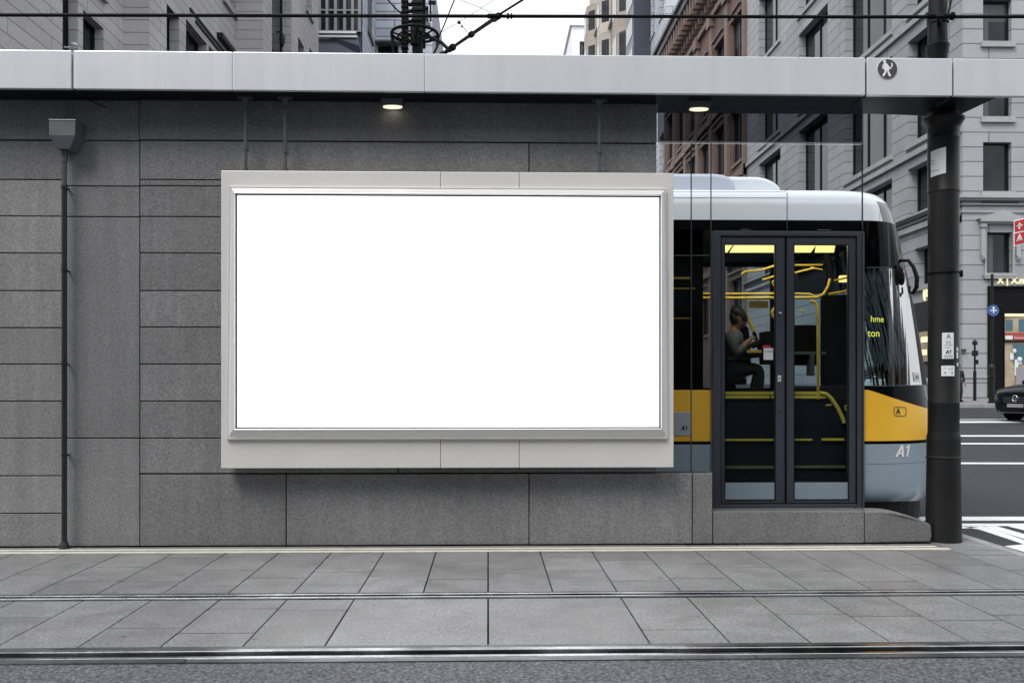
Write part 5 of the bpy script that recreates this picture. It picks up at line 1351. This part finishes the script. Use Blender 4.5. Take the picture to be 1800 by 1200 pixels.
# ------------------------------------------------------------------ street furniture on the far side
def fbase(px, y): return Vector((PX(px, y), y, gz(y) + .12 if y > 34.5 else gz(y)))
yq = 35.3
p = fbase(1743.5, yq); S2 = yq / F * 1.03
b = MB(); b.lathe([(6.5 * S2, p.z), (6.5 * S2, p.z + .06), (5 * S2, p.z + .08), (4.6 * S2, p.z + .95), (5.6 * S2, p.z + .97), (5.6 * S2, p.z + 1.03), (4.6 * S2, p.z + 1.05), (4.2 * S2, p.z + 1.35), (5.2 * S2, p.z + 1.37), (3.5 * S2, p.z + 1.48), (1 * S2, p.z + 1.52)], p.x, p.y, 20)
tag(b.build('bollard', M['pole'], smooth=40), 'black bollard on the far pavement below the round blue sign', 'bollard')
yq = 36.6; p = fbase(1744, yq)
t = thing('road_sign', 'round blue sign with white arrows on a thin dark post', 'road sign', p)
z = ZZ(546, p.x, yq)
b = MB(); b.tube([p, (p.x, p.y, ZZ(482, p.x, yq))], .055, 12); b.box(p.x - .2, p.x + .45, p.y - .02, p.y + .02, ZZ(536.5, p.x, yq), ZZ(535.5, p.x, yq)); b.build('post', M['pole'], t, smooth=40)
b = MB(); rr = .225; b.tube([(p.x, p.y - .10, z), (p.x, p.y - .07, z)], rr, 36); b.build('disc', M['bluesign'], t, smooth=40)
b = MB(); b.box(p.x - .13, p.x + .13, p.y - .112, p.y - .102, z - .018, z + .018); b.box(p.x - .018, p.x + .018, p.y - .113, p.y - .1025, z - .11, z + .13)
b.prism([(-.07, .08), (.07, .08), (0, .16)], lambda x, zz: (p.x + x, p.y - .1115, z + zz), lambda x, zz: (p.x + x, p.y - .1022, z + zz)); b.build('arrows', M['white'], t)
# signal post
yq = 37.5; p = fbase(1713.5, yq)
t = thing('signal_post', 'slim dark signal post with small boxes against the corner stonework', 'signal post', p)
sz = lambda py: ZZ(py, p.x, yq)
b = MB(); b.tube([p, (p.x, p.y, p.z + 1.2)], .065, 12); b.tube([(p.x, p.y, p.z + 1.2), (p.x, p.y, sz(597))], .04, 12); b.build('post', M['pole'], t, smooth=40)
b = MB(); b.box(p.x - .09, p.x + .09, p.y - .1, p.y + .08, sz(625.5), sz(616)); b.box(p.x + .04, p.x + .13, p.y - .06, p.y + .05, sz(640), sz(632)); b.box(p.x - .08, p.x + .08, p.y - .08, p.y + .06, sz(606), sz(599)); b.build('signal_box', M['pole'], t, bevel=.01)
b = MB(); b.ball((p.x, p.y - .1, sz(602.5)), .05, .04, .05, 10, 8); b.build('lens', M['ink'], t, smooth=50)
# red tram stop sign at the right edge
yq = 17.0; p = Vector((PX(1818, yq), yq, gz(yq)))
t = thing('stop_sign_board', 'red and white sign board with an arrow above a letter A', 'sign', p)
b = MB(); b.tube([p, (p.x, p.y, ZZ(370, p.x, yq))], .045, 14); b.build('post', M['pole'], t, smooth=40)
def sq(px, py, y): return at(px, py, y)
y0_ = yq - .06
b = MB(); poly = [(1782, 387.5), (1812, 380), (1812, 426), (1782, 433)]
b.prism(poly, lambda x, y: tuple(at(x, y, y0_)), lambda x, y: tuple(at(x, y, y0_ + .03))); b.build('board', M['white'], t)
b = MB()
for poly in ([(1783.6, 389), (1811, 382.5), (1811, 402.5), (1783.6, 408)], [(1783.6, 410.6), (1811, 405), (1811, 425), (1783.6, 430.5)]): b.prism(poly, lambda x, y: tuple(at(x, y, y0_ - .006)), lambda x, y: tuple(at(x, y, y0_ - .001)))
b.build('red_field', M['red'], t)
b = MB()
for poly in ([(1789.5, 397), (1792, 390.5), (1795.5, 395.5), (1793, 395.8), (1793.2, 402.2), (1790.6, 402.6), (1790.6, 396.6)], [(1787.2, 396.6), (1797.5, 394.6), (1797.6, 396.4), (1787.3, 398.6)],
             [(1786.5, 424), (1791.6, 411.6), (1793.4, 411.4), (1791, 424 - .9), (1788.5, 424)], [(1793.4, 411.4), (1797.4, 421.8), (1794.8, 422.4), (1792.2, 414)], [(1788.6, 420.8), (1796.2, 419.2), (1796.4, 421.2), (1788.6, 422.8)]):
    b.prism(poly, lambda x, y: tuple(at(x, y, y0_ - .012)), lambda x, y: tuple(at(x, y, y0_ - .007)))
b.build('symbol', M['white'], t)

# pedestrian behind the pole
yq = 36.2; base = fbase(1683.6, yq); u = 1.0
pp = lambda x, y, z: base + Vector((x, y, z))
J = dict(pelvis=pp(0, 0, .82), chest=pp(0, 0, 1.12), neck=pp(0, 0, 1.27), head=pp(.0, -.02, 1.40),
         arm_l=(pp(.18, 0, 1.2), pp(.22, 0, .97), pp(.22, -.1, .76)), arm_r=(pp(-.18, 0, 1.2), pp(-.22, 0, .97), pp(-.22, -.08, .76)),
         leg_l=(pp(.09, 0, .78), pp(.1, -.08, .42), pp(.1, 0, .07), pp(.1, -.14, .04)), leg_r=(pp(-.09, 0, .78), pp(-.1, .06, .42), pp(-.1, .16, .07), pp(-.1, .03, .04)))
person('pedestrian in dark clothes half hidden behind the black pole', J, (0, -1, 0), dict(skin=M['skin'], top=M['coat'], legs=M['coat'], shoe=M['rubber'], hair=M['hair']), base=base, hat=True)

# ------------------------------------------------------------------ cars
def car(label, paint, loc, rotz, emblem=True):
    """front points to local -X; built about the origin, then moved"""
    t = bpy.data.objects.new('parked_car' if not emblem else 'car', None); COL.objects.link(t); tag(t, label, 'car')
    W = .92
    # stations: x, z bottom, z shoulder, z top(center hood / roof), half-width low, half-width shoulder, half-width top
    stn = [(-2.28, .36, .62, .72, .50, .52, .40), (-2.24, .26, .72, .86, .74, .74, .58), (-2.05, .22, .86, .98, .88, .86, .70), (-1.6, .22, .95, 1.05, W, .90, .76), (-.95, .22, 1.00, 1.12, W, .91, .80),
           (-.2, .22, 1.02, 1.14, W, .92, .80), (1.3, .22, 1.05, 1.16, W, .92, .80), (2.1, .25, 1.03, 1.14, .90, .88, .72), (2.3, .36, .92, 1.0, .80, .78, .6)]
    b = MB(); rings = []
    for x, zb2, zs, zt2, wl, ws, wt2 in stn:
        half = [(0, zb2), (wl * .9, zb2), (wl, zb2 + .14), (wl + .01, (zb2 + zs) / 2), (ws, zs), (ws * .93, zs + (zt2 - zs) * .45), (wt2 * .8, zt2 - .01), (0, zt2 + .015)]
        rings.append([(x, y, z) for y, z in half] + [(x, -y, z) for y, z in reversed(half[1:-1])])
    n = len(rings[0]); vs = [p for r_ in rings for p in r_]
    b.add(vs, [(i * n + k, i * n + (k + 1) % n, (i + 1) * n + (k + 1) % n, (i + 1) * n + k) for i in range(len(rings) - 1) for k in range(n)] + [tuple(range(n)), tuple(range((len(rings) - 1) * n, len(rings) * n))])
    parts_ = [b.build('body', paint, t, smooth=50)]
    b = MB(); st2 = [(-1.0, 1.11, .76), (-.25, 1.56, .62), (.2, 1.62, .62), (1.3, 1.60, .60), (1.95, 1.15, .68)]
    lo = [(x, 1.10, .80) for x, _, _ in st2]; vs = []
    for (x, z, wd_), (_, z0_, w0) in zip(st2, lo): vs += [(x, -w0, z0_), (x, -wd_, z - .03), (x, -wd_ * .8, z), (x, wd_ * .8, z), (x, wd_, z - .03), (x, w0, z0_)]
    b.add(vs, [(i * 6 + k, i * 6 + k + 1, (i + 1) * 6 + k + 1, (i + 1) * 6 + k) for i in range(4) for k in range(5)]); parts_.append(b.build('cabin_glass', M['carglass'], t, smooth=35))
    b = MB(); b.add([(x + dx_, y, z + .008) for x, z, wd_ in st2[1:4] for dx_, y in ((0, -wd_ * .82), (0, wd_ * .82))], [(0, 1, 3, 2), (2, 3, 5, 4)]); o = b.build('roof', paint, t); so_ = o.modifiers.new('thick', 'SOLIDIFY'); so_.thickness = .03; parts_.append(o)
    for x in (-1.42, 1.42):
        for s_ in (1, -1):
            b = MB(); b.tube([(x, s_ * .72, .33), (x, s_ * .935, .33)], .335, 30); wo = b.build('wheel', M['rubber'], t, smooth=40); parts_.append(wo)
            b = MB(); b.tube([(x, s_ * .90, .33), (x, s_ * .945, .33)], .21, 20); b.build('rim', M['chrome'], wo, smooth=40)
    b = MB(); b.hexa([(-2.31, -.40, .50), (-2.24, -.40, .48), (-2.24, .40, .48), (-2.31, .40, .50)], [(-2.285, -.46, .72), (-2.2, -.46, .74), (-2.2, .46, .74), (-2.285, .46, .72)])
    b.hexa([(-2.29, -.55, .27), (-2.2, -.55, .26), (-2.2, .55, .26), (-2.29, .55, .27)], [(-2.305, -.58, .40), (-2.2, -.58, .42), (-2.2, .58, .42), (-2.305, .58, .40)]); b.build('grille', M['rubber'], t, bevel=.02)
    b = MB()
    for z in (.545, .60, .655): b.box(-2.318, -2.29, -.40, .40, z, z + .012)
    b.box(-2.322, -2.25, -.62, .62, .245, .262); b.build('grille_bar', M['chrome'], t)
    for s_ in (1, -1):
        b = MB(); b.hexa([(-2.27, s_ * .50, .62), (-2.02, s_ * .84, .64), (-1.9, s_ * .80, .66), (-2.2, s_ * .48, .64)], [(-2.24, s_ * .50, .74), (-1.98, s_ * .865, .80), (-1.86, s_ * .82, .82), (-2.15, s_ * .48, .76)]); b.build('headlight', M['lens'], t, bevel=.01)
        b = MB(); b.ball((-.75, s_ * 1.02, 1.12), .07, .11, .075, 12, 8); b.build('mirror', paint, t, smooth=50)
    b = MB(); b.box(-2.335, -2.30, -.26, .26, .40, .50); b.build('number_plate', M['inkgrey'], t, bevel=.004)
    if emblem:
        b = MB(); c_ = Vector((-2.335, 0, .655)); b.tube([(c_.x, c_.y + .085 * math.cos(a_), c_.z + .085 * math.sin(a_)) for a_ in [2 * math.pi * k / 28 for k in range(29)]], .011, 8)
        b.tube([(c_.x, c_.y - .055, c_.z + .055), (c_.x, c_.y - .02, c_.z - .05), (c_.x, c_.y, c_.z + .01), (c_.x, c_.y + .02, c_.z - .05), (c_.x, c_.y + .055, c_.z + .055)], .009, 6); b.build('emblem', M['chrome'], t, smooth=50)
    t.location = loc; t.rotation_euler = (0, 0, rotz)
    return t
p = gnd(1890, 742, gz(25.0)); p.z = gz(p.y) + .005
CAR = car('black car with a round chrome emblem in front of the shop window', M['carpaint'], (p.x, p.y, p.z), R(19))
yq = 33.0; car('grey car glimpsed between the tram windscreen and the black pole', M['silvercar'], (PX(1550, yq), yq, gz(yq) + .01), R(2), emblem=False)
